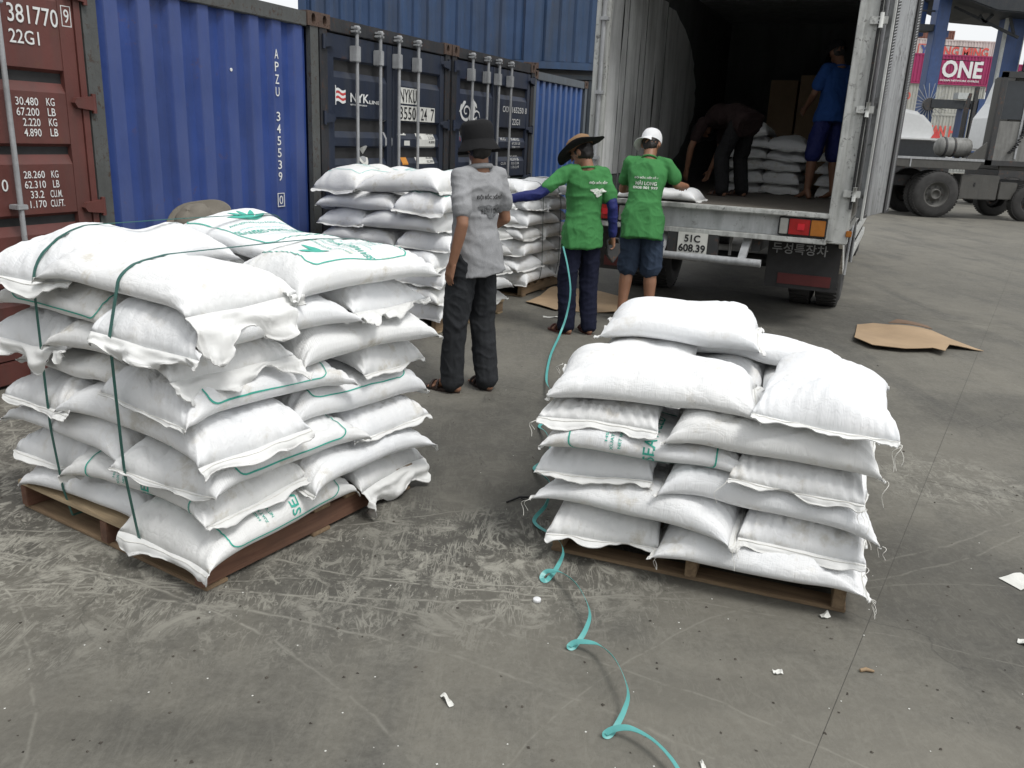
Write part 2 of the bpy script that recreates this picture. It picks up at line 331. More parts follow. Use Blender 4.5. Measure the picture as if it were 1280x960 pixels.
def door_end(root, mt, bands, bars=(.61, 1.015, 1.36, 1.75), bar_mat=None, slot_pad=.09, edge=.135):
    W, H = CW, CH; y0 = .018
    def depth(z):
        for a, c in bands:
            if a < z < c:
                if z > c-.025: return y0+(c-z)/.025*.042
                if z > a+.075: return y0+.042
                return y0+(z-a)/.075*.042
        return y0
    zb, zt = .17, H-.145
    MB().box(.125, .05, .16, W-.125, .075, H-.13).build('door_gasket', M['black_rubber'], root)
    for x0, x1 in ((edge, 1.212), (1.226, W-edge)):
        zs = [zb]
        for a, c in sorted(bands): zs += [a, a+.075, c-.025, c]
        zs.append(zt); xa, xb = x0+slot_pad, x1-slot_pad
        b = MB(); vs_ = []
        for z in zs: vs_ += [(xa, depth(z) if z not in [q for ab in bands for q in ab] else y0, z), (xb, depth(z) if z not in [q for ab in bands for q in ab] else y0, z)]
        b.add(vs_, [(2*i, 2*i+1, 2*i+3, 2*i+2) for i in range(len(zs)-1)])
        leaf = b.build('door', mt, root)
        fb = MB(); fb.box(x0, y0-.004, zb, xa, .064, zt); fb.box(xb, y0-.004, zb, x1, .064, zt); fb.build('door_frame', mt, leaf)
        hx = x0-.05 if x0 < 1 else x1+.05
        for hz in (.40, 1.07, 1.72, 2.365):
            hb = MB(); s = 1 if x0 < 1 else -1
            hb.extrude([(hx-s*.03, hz-.045), (hx+s*.10, hz-.03), (hx+s*.12, hz), (hx+s*.10, hz+.03), (hx-s*.03, hz+.045)], -.022, .014); hb.tube([(hx-s*.03, -.01, hz-.06), (hx-s*.03, -.01, hz+.06)], .016, 8)
            hb.build('hinge', mt, leaf)
    bm_ = bar_mat or M['galv']
    for k, x in enumerate(bars):
        r = MB(); r.tube([(x, -.045, .10), (x, -.045, H-.07)], .0165, 10); lock = r.build('locking_bar', bm_, root)
        kb = MB(); kb.box(x-.04, -.065, H-.105, x+.04, .0, H-.085); kb.box(x-.035, -.07, H-.075, x+.03, .0, H-.055); kb.tube([(x, -.045, H-.11), (x, -.045, H-.045)], .027, 10)
        kb.build('cam_keeper', bm_, lock, .003); MB().box(x-.04, -.065, .06, x+.04, .0, .085).build('cam_keeper', bm_, lock, .003)
        gb = MB(); gb.box(x-.042, -.07, H-.36, x+.03, .014, H-.22); gb.build('bar_guide', bm_, lock, .006)
        MB().box(x-.035, -.068, 1.085, x+.035, .014, 1.115).build('bar_bracket', bm_, lock, .004); MB().box(x-.05, -.068, .33, x+.05, .014, .38).build('bar_bracket', bm_, lock, .004)
        hb = MB(); sx = 1 if k % 2 == 0 else -1; hb.bar((x, -.07, .72), (x+sx*.36, -.075, .72), .03, .014); hb.box(x+sx*.3-.05, -.085, .67, x+sx*.3+.05, .014, .76); hb.build('bar_handle', bm_, lock, .003)
    return depth
def drape(o, depth, off=.006):
    for v in o.data.vertices: v.co.y = depth(v.co.z)-off
    return o
def decal(name, mat, root, x0, z0, x1, z1, depth, off=.003, n=16):
    b = MB(); vs_ = []
    for k in range(n+1):
        z = z0+(z1-z0)*k/n; vs_ += [(x0, depth(z)-off, z), (x1, depth(z)-off, z)]
    b.add(vs_, [(2*i, 2*i+1, 2*i+3, 2*i+2) for i in range(n)]); return b.build(name, mat, root)

G2 = worn('weathered_post', (.085, .09, .088), (.05, .028, .018), .6, .65, 2)
# --- red-brown container, door end
rx = -2.425-CW
red, rm = container('red', 'red-brown container door with white weight markings at left edge', rx, (.125, .037, .030), 'door', wear=.25, pw=.045)
dp = door_end(red, rm, [(2.30, 2.42), (1.77, 1.905), (1.344, 1.468), (.92, 1.045), (.5, .62)], bars=(.5, .9, 1.46, 1.838), slot_pad=.10, edge=.062)
def mk(root, off0, depth, items, mat=None, nm='lettering', bold=.0):
    for s, x0, z0, x1, z1 in items:
        o = fit_text(nm, s, mat or M['white_ink'], root, x0-off0, z0, x1-off0, z1, 0, bold)
        if o: drape(o, depth)
mk(red, rx-.012, dp, [('381770', -2.935, 2.150, -2.605, 2.252), ('9', -2.562, 2.185, -2.525, 2.265), ('22G1', -2.94, 2.035, -2.745, 2.112),
   ('30.480', -2.949, 1.689, -2.80, 1.735), ('67.200', -2.949, 1.629, -2.80, 1.675), ('2.220', -2.915, 1.569, -2.80, 1.615), ('4.890', -2.915, 1.509, -2.80, 1.555),
   ('KG', -2.745, 1.692, -2.688, 1.738), ('LB', -2.742, 1.632, -2.688, 1.678), ('KG', -2.742, 1.572, -2.685, 1.618), ('LB', -2.738, 1.512, -2.685, 1.558),
   ('28.260', -2.952, 1.262, -2.81, 1.306), ('62.310', -2.952, 1.202, -2.81, 1.247), ('33.2', -2.92, 1.142, -2.83, 1.187), ('1.170', -2.93, 1.084, -2.82, 1.128),
   ('KG', -2.765, 1.262, -2.715, 1.306), ('LB', -2.76, 1.202, -2.715, 1.247), ('CU.M.', -2.785, 1.142, -2.70, 1.187), ('CU.FT.', -2.79, 1.084, -2.69, 1.128), ('0', -3.10, 1.19, -3.06, 1.26)], bold=.006)
fr = MB()
for a in ((-2.578, 2.165, -2.510, 2.170), (-2.578, 2.280, -2.510, 2.285), (-2.578, 2.170, -2.573, 2.280), (-2.515, 2.170, -2.510, 2.280)): fr.box(a[0]-rx+.012, dp(2.2)-.005, a[1], a[2]-rx+.012, dp(2.2)-.002, a[3])
fr.build('check_digit_frame', M['white_ink'], red)
# --- blue container, corrugated end
bx = -2.435
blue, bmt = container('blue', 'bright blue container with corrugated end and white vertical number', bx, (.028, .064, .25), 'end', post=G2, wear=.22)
for k, ch in enumerate('APZU 345539 0'):
    if ch == ' ': continue
    z = 2.20-.0985*k
    o = fit_text('lettering', ch, M['white_ink'], blue, -.578-bx, z-.037, -.53-bx, z+.037, .02, .008)
cb = MB(); cb.lathe([(.013, 0), (.013, .004)], (-1.09-bx, .022, 2.034), 'Y', 12); cb.build('round_mark', M['white_ink'], blue)
z = 2.20-.0985*12
f_ = MB()
for a in ((-.598, z-.058, -.51, z-.052), (-.598, z+.052, -.51, z+.058), (-.598, z-.052, -.592, z+.052), (-.516, z-.052, -.51, z+.052)): f_.box(a[0]-bx, .018, a[1], a[2]-bx, .024, a[3])
f_.build('check_digit_frame', M['white_ink'], blue)
# --- dark navy container with flag mark, door end
G3 = worn('navy_post', (.020, .022, .027), (.06, .03, .02), .6, .6, 2)
nyk, nm_ = container('navy', 'dark navy container door with flag mark and white number plates', 0.0, (.016, .024, .046), 'door', post=G3, wear=.2)
NB = [(2.08, 2.25), (1.55, 1.735), (1.30, 1.475), (.93, 1.11), (.5, .68)]
dp = door_end(nyk, nm_, NB, bars=(.515, .912, 1.256, 1.640))
decal('number_plate', M['label_white'], nyk, 1.350, 1.907, 1.720, 2.066, dp); decal('number_plate', M['label_white'], nyk, 1.350, 1.737, 2.107, 1.888, dp)
mk(nyk, -.03, dp, [('NYKU', 1.335, 1.920, 1.675, 2.052), ('3550', 1.335, 1.750, 1.665, 1.876), ('24', 1.77, 1.750, 1.90, 1.876), ('7', 1.985, 1.750, 2.06, 1.876)], M['black_ink'], bold=.004)
decal('type_plate', M['label_white'], nyk, 1.295, 1.590, 1.530, 1.690, dp); mk(nyk, -.03, dp, [('22G1', 1.275, 1.600, 1.49, 1.682)], M['black_ink'], bold=.01)
decal('weight_label', M['label_white'], nyk, 1.730, 1.465, 2.125, 1.682, dp); decal('weight_label', M['label_white'], nyk, 1.730, 1.292, 2.115, 1.42, dp)
mk(nyk, -.03, dp, [('MAX.WEIGHT', 1.72, 1.645, 2.08, 1.672), ('30.480', 1.93, 1.60, 2.08, 1.63), ('TARE', 1.72, 1.555, 1.80, 1.585), ('2.220', 1.95, 1.555, 2.08, 1.585), ('4.890', 1.95, 1.51, 2.08, 1.54), ('PAYLOAD', 1.72, 1.385, 1.96, 1.412), ('28.260', 1.93, 1.345, 2.07, 1.373), ('62.300', 1.93, 1.305, 2.07, 1.332)], M['black_ink'], bold=.006)
decal('data_plate', M['galv'], nyk, 1.090, 1.47, 1.172, 1.73, dp); decal('data_plate', M['galv'], nyk, 1.185, 1.47, 1.288, 1.735, dp)
decal('orange_label', M['orange_ink'], nyk, 1.430, 1.285, 1.550, 1.40, dp); decal('small_label', M['label_white'], nyk, 1.460, 1.485, 1.575, 1.535, dp); decal('small_label', M['label_white'], nyk, 1.160, 1.34, 1.220, 1.39, dp)
ov = MB(); n_ = 28; vs_ = [(.735, dp(1.38)-.004, 1.385)]
for k in range(n_):
    x = .735+.085*math.cos(2*PI*k/n_); z = 1.385+.095*math.sin(2*PI*k/n_); vs_.append((x, dp(z)-.004, z))
ov.add(vs_, [(0, 1+k, 1+(k+1) % n_) for k in range(n_)]); ov.build('oval_sticker', M['label_white'], nyk)
ov = MB(); vs_ = [(.735, dp(1.38)-.007, 1.385)]
for k in range(n_):
    x = .735+.05*math.cos(2*PI*k/n_); z = 1.385+.062*math.sin(2*PI*k/n_); vs_.append((x, dp(z)-.008, z))
ov.add(vs_, [(0, 1+k, 1+(k+1) % n_) for k in range(n_)]); ov.build('oval_mark', M['galv'], nyk)
mk(nyk, -.03, dp, [('NYK', .452, 1.875, .765, 1.957), ('LINE', .77, 1.872, .955, 1.905), ('NIPPON YUSEN KAISHA', .452, 1.845, .73, 1.860)], bold=.02)
fl = MB(); pole = MB()
for i in range(5):                                            # waving flag, white with two red stripes
    b = MB(); vs_ = []
    for k in range(9):
        x = .255+.15*k/8; wv = .008*math.sin(k*.9)-.012*k/8; z = 1.985-.023*i; vs_ += [(x, dp(1.9)-.006, z+wv), (x, dp(1.9)-.006, z-.023+wv)]
    b.add(vs_, [(2*k, 2*k+2, 2*k+3, 2*k+1) for k in range(8)]); b.build('flag_stripe', M['red_ink'] if i % 2 else M['white_ink'], nyk)
pole.box(.243, dp(1.9)-.008, 1.84, .252, dp(1.9)-.004, 2.01); pole.build('flag_pole_mark', M['white_ink'], nyk)
# --- second navy container with a winged emblem
x2 = CW+.03
cai, cm = container('slate', 'dark blue container door with white winged swirl emblem', x2, (.018, .027, .055), 'door', post=G3, wear=.2)
dp = door_end(cai, cm, NB, bars=(.43, .848, 1.170, 1.540))
mk(cai, x2-.04, dp, [('CXDU', 3.86, 1.925, 4.10, 2.0), ('165250', 4.16, 1.925, 4.53, 2.0), ('8', 4.585, 1.925, 4.64, 2.0), ('22G1', 4.17, 1.77, 4.42, 1.85)] +
   [(s, 4.19, 1.62-.052*i, 4.46, 1.653-.052*i) for i, s in enumerate(('MAX.GROSS', '30.480 KG', '67.200 LB', 'TARE 2.220', '4.890 LB', 'NET 28.260', '62.310 LB', '33.2 CU.M.', '1.170 CU.FT'))] +
   [(s, 3.86, 1.62-.052*i, 4.02, 1.653-.052*i) for i, s in ((0, 'M.G.'), (1, 'KG'), (4, 'TARE'), (7, 'CUB'))], bold=.008)
def ribbon2d(b, pts, wd, y):
    P = [Vector((p[0], p[1])) for p in pts]; n = len(P); vs_ = []
    for i in range(n):
        d = (P[min(i+1, n-1)]-P[max(i-1, 0)]).normalized(); nn = Vector((-d.y, d.x)); wv = wd[i] if hasattr(wd, '__len__') else wd
        vs_ += [(P[i].x+nn.x*wv/2, y, P[i].y+nn.y*wv/2), (P[i].x-nn.x*wv/2, y, P[i].y-nn.y*wv/2)]
    b.add(vs_, [(2*i, 2*i+2, 2*i+3, 2*i+1) for i in range(n-1)])
em = MB(); yl = dp(1.9)-.006; cx, cz = .40, 1.885              # swirl
sw = []; wd = []
for k in range(40):
    t_ = k/39; a = -1.0-t_*2*PI*1.45; r = .018+.105*t_; sw.append((cx+r*1.25*math.cos(a), cz+r*.95*math.sin(a))); wd.append(.012+.028*t_)
ribbon2d(em, sw, wd, yl)
ribbon2d(em, [(cx-.19, cz-.01), (cx-.13, cz+.03), (cx-.06, cz+.10), (cx-.02, cz+.11)], [.004, .04, .05, .02], yl-.001)
ribbon2d(em, [(cx+.08, cz-.09), (cx+.16, cz-.05), (cx+.20, cz+.03), (cx+.19, cz+.10), (cx+.17, cz+.16)], [.05, .08, .07, .05, .004], yl-.002)
ribbon2d(em, [(cx+.19, cz+.11), (cx+.25, cz+.08), (cx+.27, cz+.05)], [.05, .035, .01], yl-.003)
ribbon2d(em, [(cx+.17, cz-.01), (cx+.27, cz+.02), (cx+.33, cz-.0), (cx+.36, cz-.06)], [.03, .02, .016, .008], yl-.004)
ribbon2d(em, [(cx+.13, cz-.07), (cx+.22, cz-.08), (cx+.27, cz-.05), (cx+.26, cz-.12)], [.04, .024, .016, .008], yl-.005)
em.build('winged_emblem', M['white_ink'], cai)
o_ = MB(); vs_ = []; n_ = 24
for k in range(n_):
    a = 2*PI*k/n_
    for r in (1, .72): z = 1.385+.08*r*math.sin(a); vs_.append((.16+.075*r*math.cos(a), dp(z)-.005, z))
o_.add(vs_, [(2*k, (2*k+2) % (2*n_), (2*k+3) % (2*n_), 2*k+1) for k in range(n_)]); o_.build('ring_mark', M['galv'], cai)
# --- further blue container set back from the row
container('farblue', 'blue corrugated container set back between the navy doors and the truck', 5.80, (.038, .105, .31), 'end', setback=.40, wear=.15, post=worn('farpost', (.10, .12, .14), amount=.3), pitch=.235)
# --- stacked containers across the back
def side_container(label, x0, y, z, Lg, col, pitch=.30, detail=True, group='blue containers stacked across the back', H=CH):
    mt = worn('side_paint', col, amount=.2, rough=.5, dirt=.5, scale=.5)
    root = empty('shipping_container', (x0, y, z)); tag(root, label, 'shipping container', group)
    b = MB(); corrugated(b, .16, Lg-.16, .16, H-.1, .02, pitch, .05, .25, .2); b.build('corrugated_side_wall', mt, root)
    for x in (0, Lg-.17): MB().box(x, 0, .118, x+.17, .18, H-.118).build('corner_post', mt, root)
    for zz in (0, H-.1): MB().box(.16, .004, zz+.01, Lg-.16, .12, zz+.15 if zz == 0 else H-.01).build('side_rail', mt, root)
    for x in (0, Lg-.162):
        for zz in (0, H-.118): o = link_mesh('corner_casting', CAST, None, root); o.location = (x, -.004, zz)
    MB().box(.03, .14, .05, Lg-.03, CW, H-.03).build('body_shell', mt, root)
    return root, mt
side_container('steel-blue container stacked high behind the navy container doors', -4.72, 18.5, 2.98, 4.82, (.029, .066, .145))
side_container('steel-blue container stacked high beside the truck, right of a dark gap', .09, 18.53, 2.98, 1.55, (.033, .072, .15))
side_container('dark container carrying the stacked steel-blue ones, mostly hidden', -4.72, 18.6, 0, 6.4, (.03, .04, .05), H=2.896)
# --- unseen wall and roof added behind the viewpoint to shade truck and container doors
wh = empty('shade_wall', (0, -11, 0)); tag(wh, 'added grey wall behind the viewpoint, out of view, shading the truck', 'light blocker')
wm = worn('shade_wall_grey', (.14, .145, .15), amount=.2, rough=.6, scale=.3)
b = MB(); corrugated(b, -26, 4, 0, 8.6, 0, .6, -.08); b.build('cladding', wm, wh); b = MB(); b.box(-26, -12, 8.5, 4, .3, 8.8); b.build('roof', wm, wh)
b = MB(); b.box(-3, .05, 0, 3, .12, 5); b.build('shade_wall_door', M['dark_steel'], wh)
# ================================================================ PALLETS AND SACKS
def sack_material():
    t = NT('woven_sack'); uv = t.coords('UV'); ob = t.coords('Object'); oi = t.n('ShaderNodeObjectInfo'); rnd = oi.outputs['Random']
    off = t.n('ShaderNodeVectorMath', operation='ADD'); t.l(ob, off.inputs[0])
    cx = t.n('ShaderNodeCombineXYZ'); t.l(t.math('MULTIPLY', rnd, 37.0), cx.inputs[0]); t.l(t.math('MULTIPLY', rnd, 91.0), cx.inputs[1]); t.l(cx.outputs[0], off.inputs[1]); co = off.outputs[0]
    a = t.noise(co, 4, 3, .6, .4); b = t.noise(co, 16, 4, .65)
    base = t.mix(t.ramp(a, (.35, 0), (.7, 1)), (.76, .775, .79), (.83, .835, .835))
    tint = t.mix(t.math('MULTIPLY', t.ramp(rnd, (.45, 0), (1, 1)), .55), base, (.74, .735, .70))
    dirt = t.math('MULTIPLY', t.ramp(t.math('MULTIPLY', a, b), (.30, 0), (.44, 1)), t.math('ADD', t.math('MULTIPLY', rnd, .6), .25))
    cl = t.mix(dirt, tint, (.50, .46, .37))
    wv = t.n('ShaderNodeTexWave', bands_direction='X'); wv.inputs['Scale'].default_value = 38; wv.inputs['Distortion'].default_value = 2.5; wv.inputs['Detail'].default_value = 0; wv.inputs['Detail Scale'].default_value = 2; t.l(uv, wv.inputs['Vector'])
    w2 = t.n('ShaderNodeTexWave', bands_direction='Y'); w2.inputs['Scale'].default_value = 70; w2.inputs['Distortion'].default_value = 1.5; w2.inputs['Detail'].default_value = 0; t.l(uv, w2.inputs['Vector'])
    cr = t.noise(t.coords('UV', (2.2, 7, 1)), 5, 3, .62, .7); c2 = t.noise(t.coords('UV', (8, 2.2, 1)), 4, 3, .6, .9)
    crs = t.math('ADD', t.ramp(t.math('ABSOLUTE', t.math('SUBTRACT', cr, .5)), (0, 0), (.09, 1)), t.math('MULTIPLY', t.ramp(t.math('ABSOLUTE', t.math('SUBTRACT', c2, .5)), (0, 0), (.07, 1)), .7))
    n1 = t.bump(crs, .20, .005); n2 = t.bump(t.math('ADD', t.math('MULTIPLY', wv.outputs['Fac'], .5), t.math('MULTIPLY', w2.outputs['Fac'], .35)), .30, .0016, n1); n3 = t.bump(a, .25, .02, n2)
    t.b.inputs['Sheen Weight'].default_value = .05
    return t.out(cl, .62, n3, spec=.35)
M['sack'] = sack_material()
M['hem'] = plain('sack_hem', (.74, .745, .73), .65, var=.06, bump=.5, bscale=35)
M['thread'] = plain('thread', (.78, .77, .72), .8, bump=0)
M['print'] = plain('green_print', (.05, .40, .31), .6, var=.12, scale=30, bump=0)
M['print_dark'] = plain('dark_print', (.03, .10, .09), .6, var=.2, bump=0)
M['print_faint'] = plain('faint_print', (.30, .62, .57), .6, var=.1, bump=0)

def wood(name, c1, c2, dark=.4):
    t = NT(name); oi = t.n('ShaderNodeObjectInfo'); co = t.coords('Object'); off = t.n('ShaderNodeVectorMath', operation='ADD'); t.l(co, off.inputs[0])
    cx = t.n('ShaderNodeCombineXYZ'); t.l(t.math('MULTIPLY', oi.outputs['Random'], 30.0), cx.inputs[0]); t.l(t.math('MULTIPLY', oi.outputs['Random'], 17.0), cx.inputs[2]); t.l(cx.outputs[0], off.inputs[1])
    mp = t.n('ShaderNodeMapping'); mp.inputs['Scale'].default_value = (2.0, 26, 26); t.l(off.outputs[0], mp.inputs[0]); g_ = t.noise(mp.outputs[0], 1.6, 6, .6, .6); s = t.noise(off.outputs[0], 5, 5, .6)
    c = t.mix(t.ramp(g_, (.35, 0), (.65, 1)), c1, c2); c = t.mix(t.math('MULTIPLY', t.ramp(s, (.45, 0), (.7, 1)), dark), c, (.05, .038, .028))
    c = t.mix(t.math('MULTIPLY', oi.outputs['Random'], .35), c, c1)
    return t.out(c, .82, t.bump(g_, .4, .003))
M['wood'] = wood('pallet_wood', (.20, .135, .082), (.33, .235, .14)); M['wood_red'] = wood('pallet_wood_red', (.13, .062, .040), (.20, .105, .066)); M['wood_pale'] = wood('pallet_wood_pale', (.33, .25, .155), (.46, .36, .23), .25)
def pallet(label, loc, rz, lx, ly, runx, mats=('wood', 'wood', 'wood')):
    """deck boards lie across the stringers; runx: stringers run along local x"""
    root = empty('wooden_pallet', loc, rz); tag(root, label, 'pallet', 'wooden pallets under the sack piles')
    S, D = (lx, ly) if runx else (ly, lx)                     # stringer length, spread
    q = root if runx else root
    def put(name, L_, w_, h_, along, across, z, mat):
        b = MB(); b.box(-L_/2, -w_/2, 0, L_/2, w_/2, h_); o = b.build(name, mat, root, .003)
        r = 0 if runx else PI/2; x, y = along, across
        if not runx: x, y = -across, along
        o.location = (x, y, z); return o, r
    for k in range(3):
        a = (-D/2+.03)+(D-.06)*k/2
        o, r = put('stringer', S, .045, .092, 0, a, .017, M[mats[1]]); o.rotation_euler = (0, 0, r)
    for k in range(7):
        wv = .095 if k not in (0, 6) else .12
        a = (-S/2+.06)+(S-.12)*k/6
        o, r = put('deck_board', D+.01, wv, .020, a, 0, .1105, M[mats[2] if k in (0,) else mats[0]]); o.rotation_euler = (0, 0, r+PI/2+random.uniform(-.006, .006))
    for k in range(3):
        a = (-S/2+.06)+(S-.12)*k/2
        o, r = put('bottom_board', D, .10, .016, a, 0, 0.0, M[mats[0]]); o.rotation_euler = (0, 0, r+PI/2)
    return root

class Pile:
    N = 200; C = .0125
    def __init__(s, loc, rz, lx, ly, z0=.131, seed=1, ox=0.0, oy=0.0):
        s.loc = Vector(loc); s.rz = rz; s.g = np.random.default_rng(seed)
        s.x = (np.arange(s.N)-s.N/2)*s.C; X, Y = np.meshgrid(s.x, s.x, indexing='ij')
        s.H = np.where((abs(X-ox) < lx/2+.03) & (abs(Y-oy) < ly/2+.03), z0, 0.0); s.base = s.H.copy()
    def layer(s): s.base = s.H.copy()
    def blur(s, A, sg):
        r = int(3*sg); k = np.exp(-.5*(np.arange(-r, r+1)/sg)**2); k /= k.sum()
        P = np.pad(A, r, mode='edge'); P = np.apply_along_axis(lambda m: np.convolve(m, k, 'valid'), 0, P); return np.apply_along_axis(lambda m: np.convolve(m, k, 'valid'), 1, P)
    def sample(s, A, x, y):
        fx = np.clip(x/s.C+s.N/2, 0, s.N-1.01); fy = np.clip(y/s.C+s.N/2, 0, s.N-1.01); i = fx.astype(int); j = fy.astype(int); a = fx-i; b = fy-j
        return A[i, j]*(1-a)*(1-b)+A[i+1, j]*a*(1-b)+A[i, j+1]*(1-a)*b+A[i+1, j+1]*a*b
    def world(s, x, y, z):
        c, q = math.cos(s.rz), math.sin(s.rz); return (s.loc.x+x*c-y*q, s.loc.y+x*q+y*c, s.loc.z+z)

def sack(pile, cx, cy, ang, L=.76, W=.46, T=.15, label='', group='', droop=.035, hems=(.03, .03), flop=(.4, .4), prints=(), threads=(), res=(44, 26), wrinkle=1.0, name='white_sack', sag=.04, stiff=.45, detail=True, plump=1.0, flat=.42, mat=None, roll=0.0):
    g = pile.g; sd = int(g.integers(1e9)); ca, sa = math.cos(ang), math.sin(ang)
    fl_lump = Field(sd, 1.0, 3.0); fl_w = Field(sd+1, 4, 9); fl_s = Field(sd+2, 2, 6); fl_r = Field(sd+3, 3, 7.5, 9); fl_m = Field(sd+4, 1.2, 2.6, 8); fl_r2 = Field(sd+14, 6, 13, 9)
    # support under the footprint
    X, Y = np.meshgrid(pile.x, pile.x, indexing='ij'); lx = (X-cx)*ca+(Y-cy)*sa; ly = -(X-cx)*sa+(Y-cy)*ca
    ins = (abs(lx) < L*.46) & (abs(ly) < W*.46)
    Hn = np.maximum(pile.base, np.minimum(pile.H, pile.base+.055))
    mid = np.percentile(Hn[ins], 75)
    S = pile.blur(np.clip(Hn, mid-sag, mid+.06), 3.4)
    Sb = pile.blur(S, 4.0); Fl = pile.blur(np.where(pile.base > mid-.09, pile.base, pile.base-.02), 1.2)
    _A = np.stack([np.ones(ins.sum()), lx[ins], ly[ins]], 1); plane_a, plane_b, plane_c = np.linalg.lstsq(_A, S[ins], rcond=None)[0]; plane_a += .006
    kend = 1.0+.05*g.normal(); skew = .018*g.normal(); bendy = .02*g.normal(); ears = g.uniform(.7, 1.4, 4)
    endT = (g.uniform(.9, 1.1), g.uniform(.9, 1.1)); p1 = g.uniform(5.0, 7.5); ph = g.uniform(0, 6, 4)
    def surf(u, v):
        au, av = abs(u), abs(v)
        E = np.clip(1-au**p1, 0, 1)**.52; F = np.clip(1-av**3.2, 0, 1)**.45
        t = T*E*F*plump
        su = np.where(u > 0, 1, -1)
        earf = np.where(u > 0, np.where(v > 0, ears[0], ears[1]), np.where(v > 0, ears[2], ears[3]))
        hw = W/2*(.955+.085*earf*au**6-.02*(1-au**2))
        x = L/2*u*(1+.045*earf*av**3*au**5-.012*(1-av**2)*au**3)+skew*v
        y = hw*v+bendy*(u*u-.4)
        wx = np.stack([x, y, 0*x], -1)
        y = y+.006*fl_s(wx)*au
        px = cx+x*ca-y*sa; py = cy+x*sa+y*ca
        s0 = pile.sample(S, px, py); s1 = pile.sample(Sb, px, py)
        sup = (s0*.55+s1*.45)*stiff+(plane_a+plane_b*x+plane_c*y)*(1-stiff)-droop*(au**5)*.5
        bot = sup+flat*(T*(.6+.4*E)-t)*np.clip(.55+.45*av, 0, 1)
        lump = (fl_lump(wx*1.0)*.012+fl_r(wx*np.array([.5, 1.0, 1])+7)*.0035)*E*F
        msk = np.clip(.32+.6*fl_m(wx)+.9*au**3, 0, 1)*np.sqrt(np.clip(t/T, 0, 1)); rid = np.clip(1-2.6*np.abs(fl_r(wx*np.array([.8, 1.25, 1]))), 0, 1)**1.5; ri2 = np.clip(1-2.2*np.abs(fl_r2(wx)), 0, 1)**1.5
        lump = lump-msk*(.013*rid+.007*ri2)*wrinkle
        wr = wrinkle*(.0105*np.exp(-(1-au)/.15)*np.sin(v*W*85+ph[0]+3.5*fl_s(wx))*(1-np.exp(-(1-au)/.03))+.0032*fl_w(np.stack([x*.55, y, 0*x], -1))*np.sqrt(np.clip(t/T, 0, 1)))
        top = bot+t+lump+wr*1.2
        bot2 = bot+wr*.6*np.sqrt(np.clip(t/T, 0, 1))
        flo = pile.sample(Fl, px, py)
        top = np.maximum(top, flo+.010)
        return px, py, np.maximum(bot2, np.where(t < .02*T, flo+.006, -9)), np.maximum(top, bot2)
    nu, nv = res
    su = np.linspace(-1, 1, nu+1); uu = .5*su+.5*np.sin(su*PI/2); sv = np.linspace(-1, 1, nv+1); vv = .25*sv+.75*np.sin(sv*PI/2)
    U, V = np.meshgrid(uu, vv, indexing='ij'); px, py, zb, zt = surf(U, V)
    # stamp on the height map
    du, dv = np.meshgrid(np.linspace(-1, 1, 150), np.linspace(-1, 1, 100), indexing='ij'); ax, ay, _, az_ = surf(du, dv)
    ii = np.clip((ax/pile.C+pile.N/2).round().astype(int), 0, pile.N-1); jj = np.clip((ay/pile.C+pile.N/2).round().astype(int), 0, pile.N-1)
    np.maximum.at(pile.H, (ii, jj), az_)
    z_c = float(zb.min())
    top = np.stack([px-cx, py-cy, zt-z_c], -1); bot = np.stack([px-cx, py-cy, zb-z_c], -1)
    edge = np.zeros((nu+1, nv+1), bool); edge[0] = edge[-1] = True; edge[:, 0] = edge[:, -1] = True
    top[edge] = (top[edge]+bot[edge])/2
    idt = np.arange((nu+1)*(nv+1)).reshape(nu+1, nv+1); idb = idt.copy(); nb = (~edge).sum(); idb[~edge] = (nu+1)*(nv+1)+np.arange(nb)
    verts = np.concatenate([top.reshape(-1, 3), bot[~edge]]); q = lambda I, fl: np.stack([I[:-1, :-1], I[1:, :-1], I[1:, 1:], I[:-1, 1:]][::fl], -1).reshape(-1, 4)
    faces = np.concatenate([q(idt, 1), q(idb, -1)])
    me = bpy.data.meshes.new('white_sack'); me.from_pydata(verts.tolist(), [], faces.tolist()); me.polygons.foreach_set('use_smooth', [True]*len(faces))
    uvl = me.uv_layers.new(name='UVMap'); UVm = np.concatenate([np.stack([U*L/2, V*W/2], -1).reshape(-1, 2), np.stack([U*L/2+3, V*W/2], -1)[~edge]])
    li = np.empty(len(me.loops), int); me.loops.foreach_get('vertex_index', li); uvl.data.foreach_set('uv', UVm[li].ravel())
    root = link_mesh(name, me, mat or M['sack']); root.location = pile.world(cx, cy, z_c); root.rotation_euler = (0, 0, pile.rz)
    tag(root, label, 'sack', group)
    # sewn ends
    for e, hw_ in enumerate(hems):
        if hw_ <= 0: continue
        row = 0 if e == 0 else nu; sgn = -1 if e == 0 else 1
        seam = top[row]; inner = top[row+(1 if e == 0 else -1)]*.5+bot[row+(1 if e == 0 else -1)]*.5
        dirv = np.array([ca, sa, 0])*sgn; m = 5 if hw_ < .05 else 10; rows = []; fw = flop[e]; big = hw_ > .05
        fn = Field(sd+5+e, 3, 8); fz = Field(sd+9+e, 6, 14)
        sv_ = np.linspace(-1, 1, nv+1)
        wl = hw_*np.clip(1-.35*np.abs(sv_)**8, 0, 1)*(1+.38*fn(np.stack([sv_*.22, 0*sv_, 0*sv_], -1))+.10*fz(np.stack([sv_*.3, 0*sv_, 0*sv_], -1)))
        cr_ = .5+.5*np.clip(fn(np.stack([sv_*.3+4, 0*sv_, 0*sv_], -1)), -1, 1)
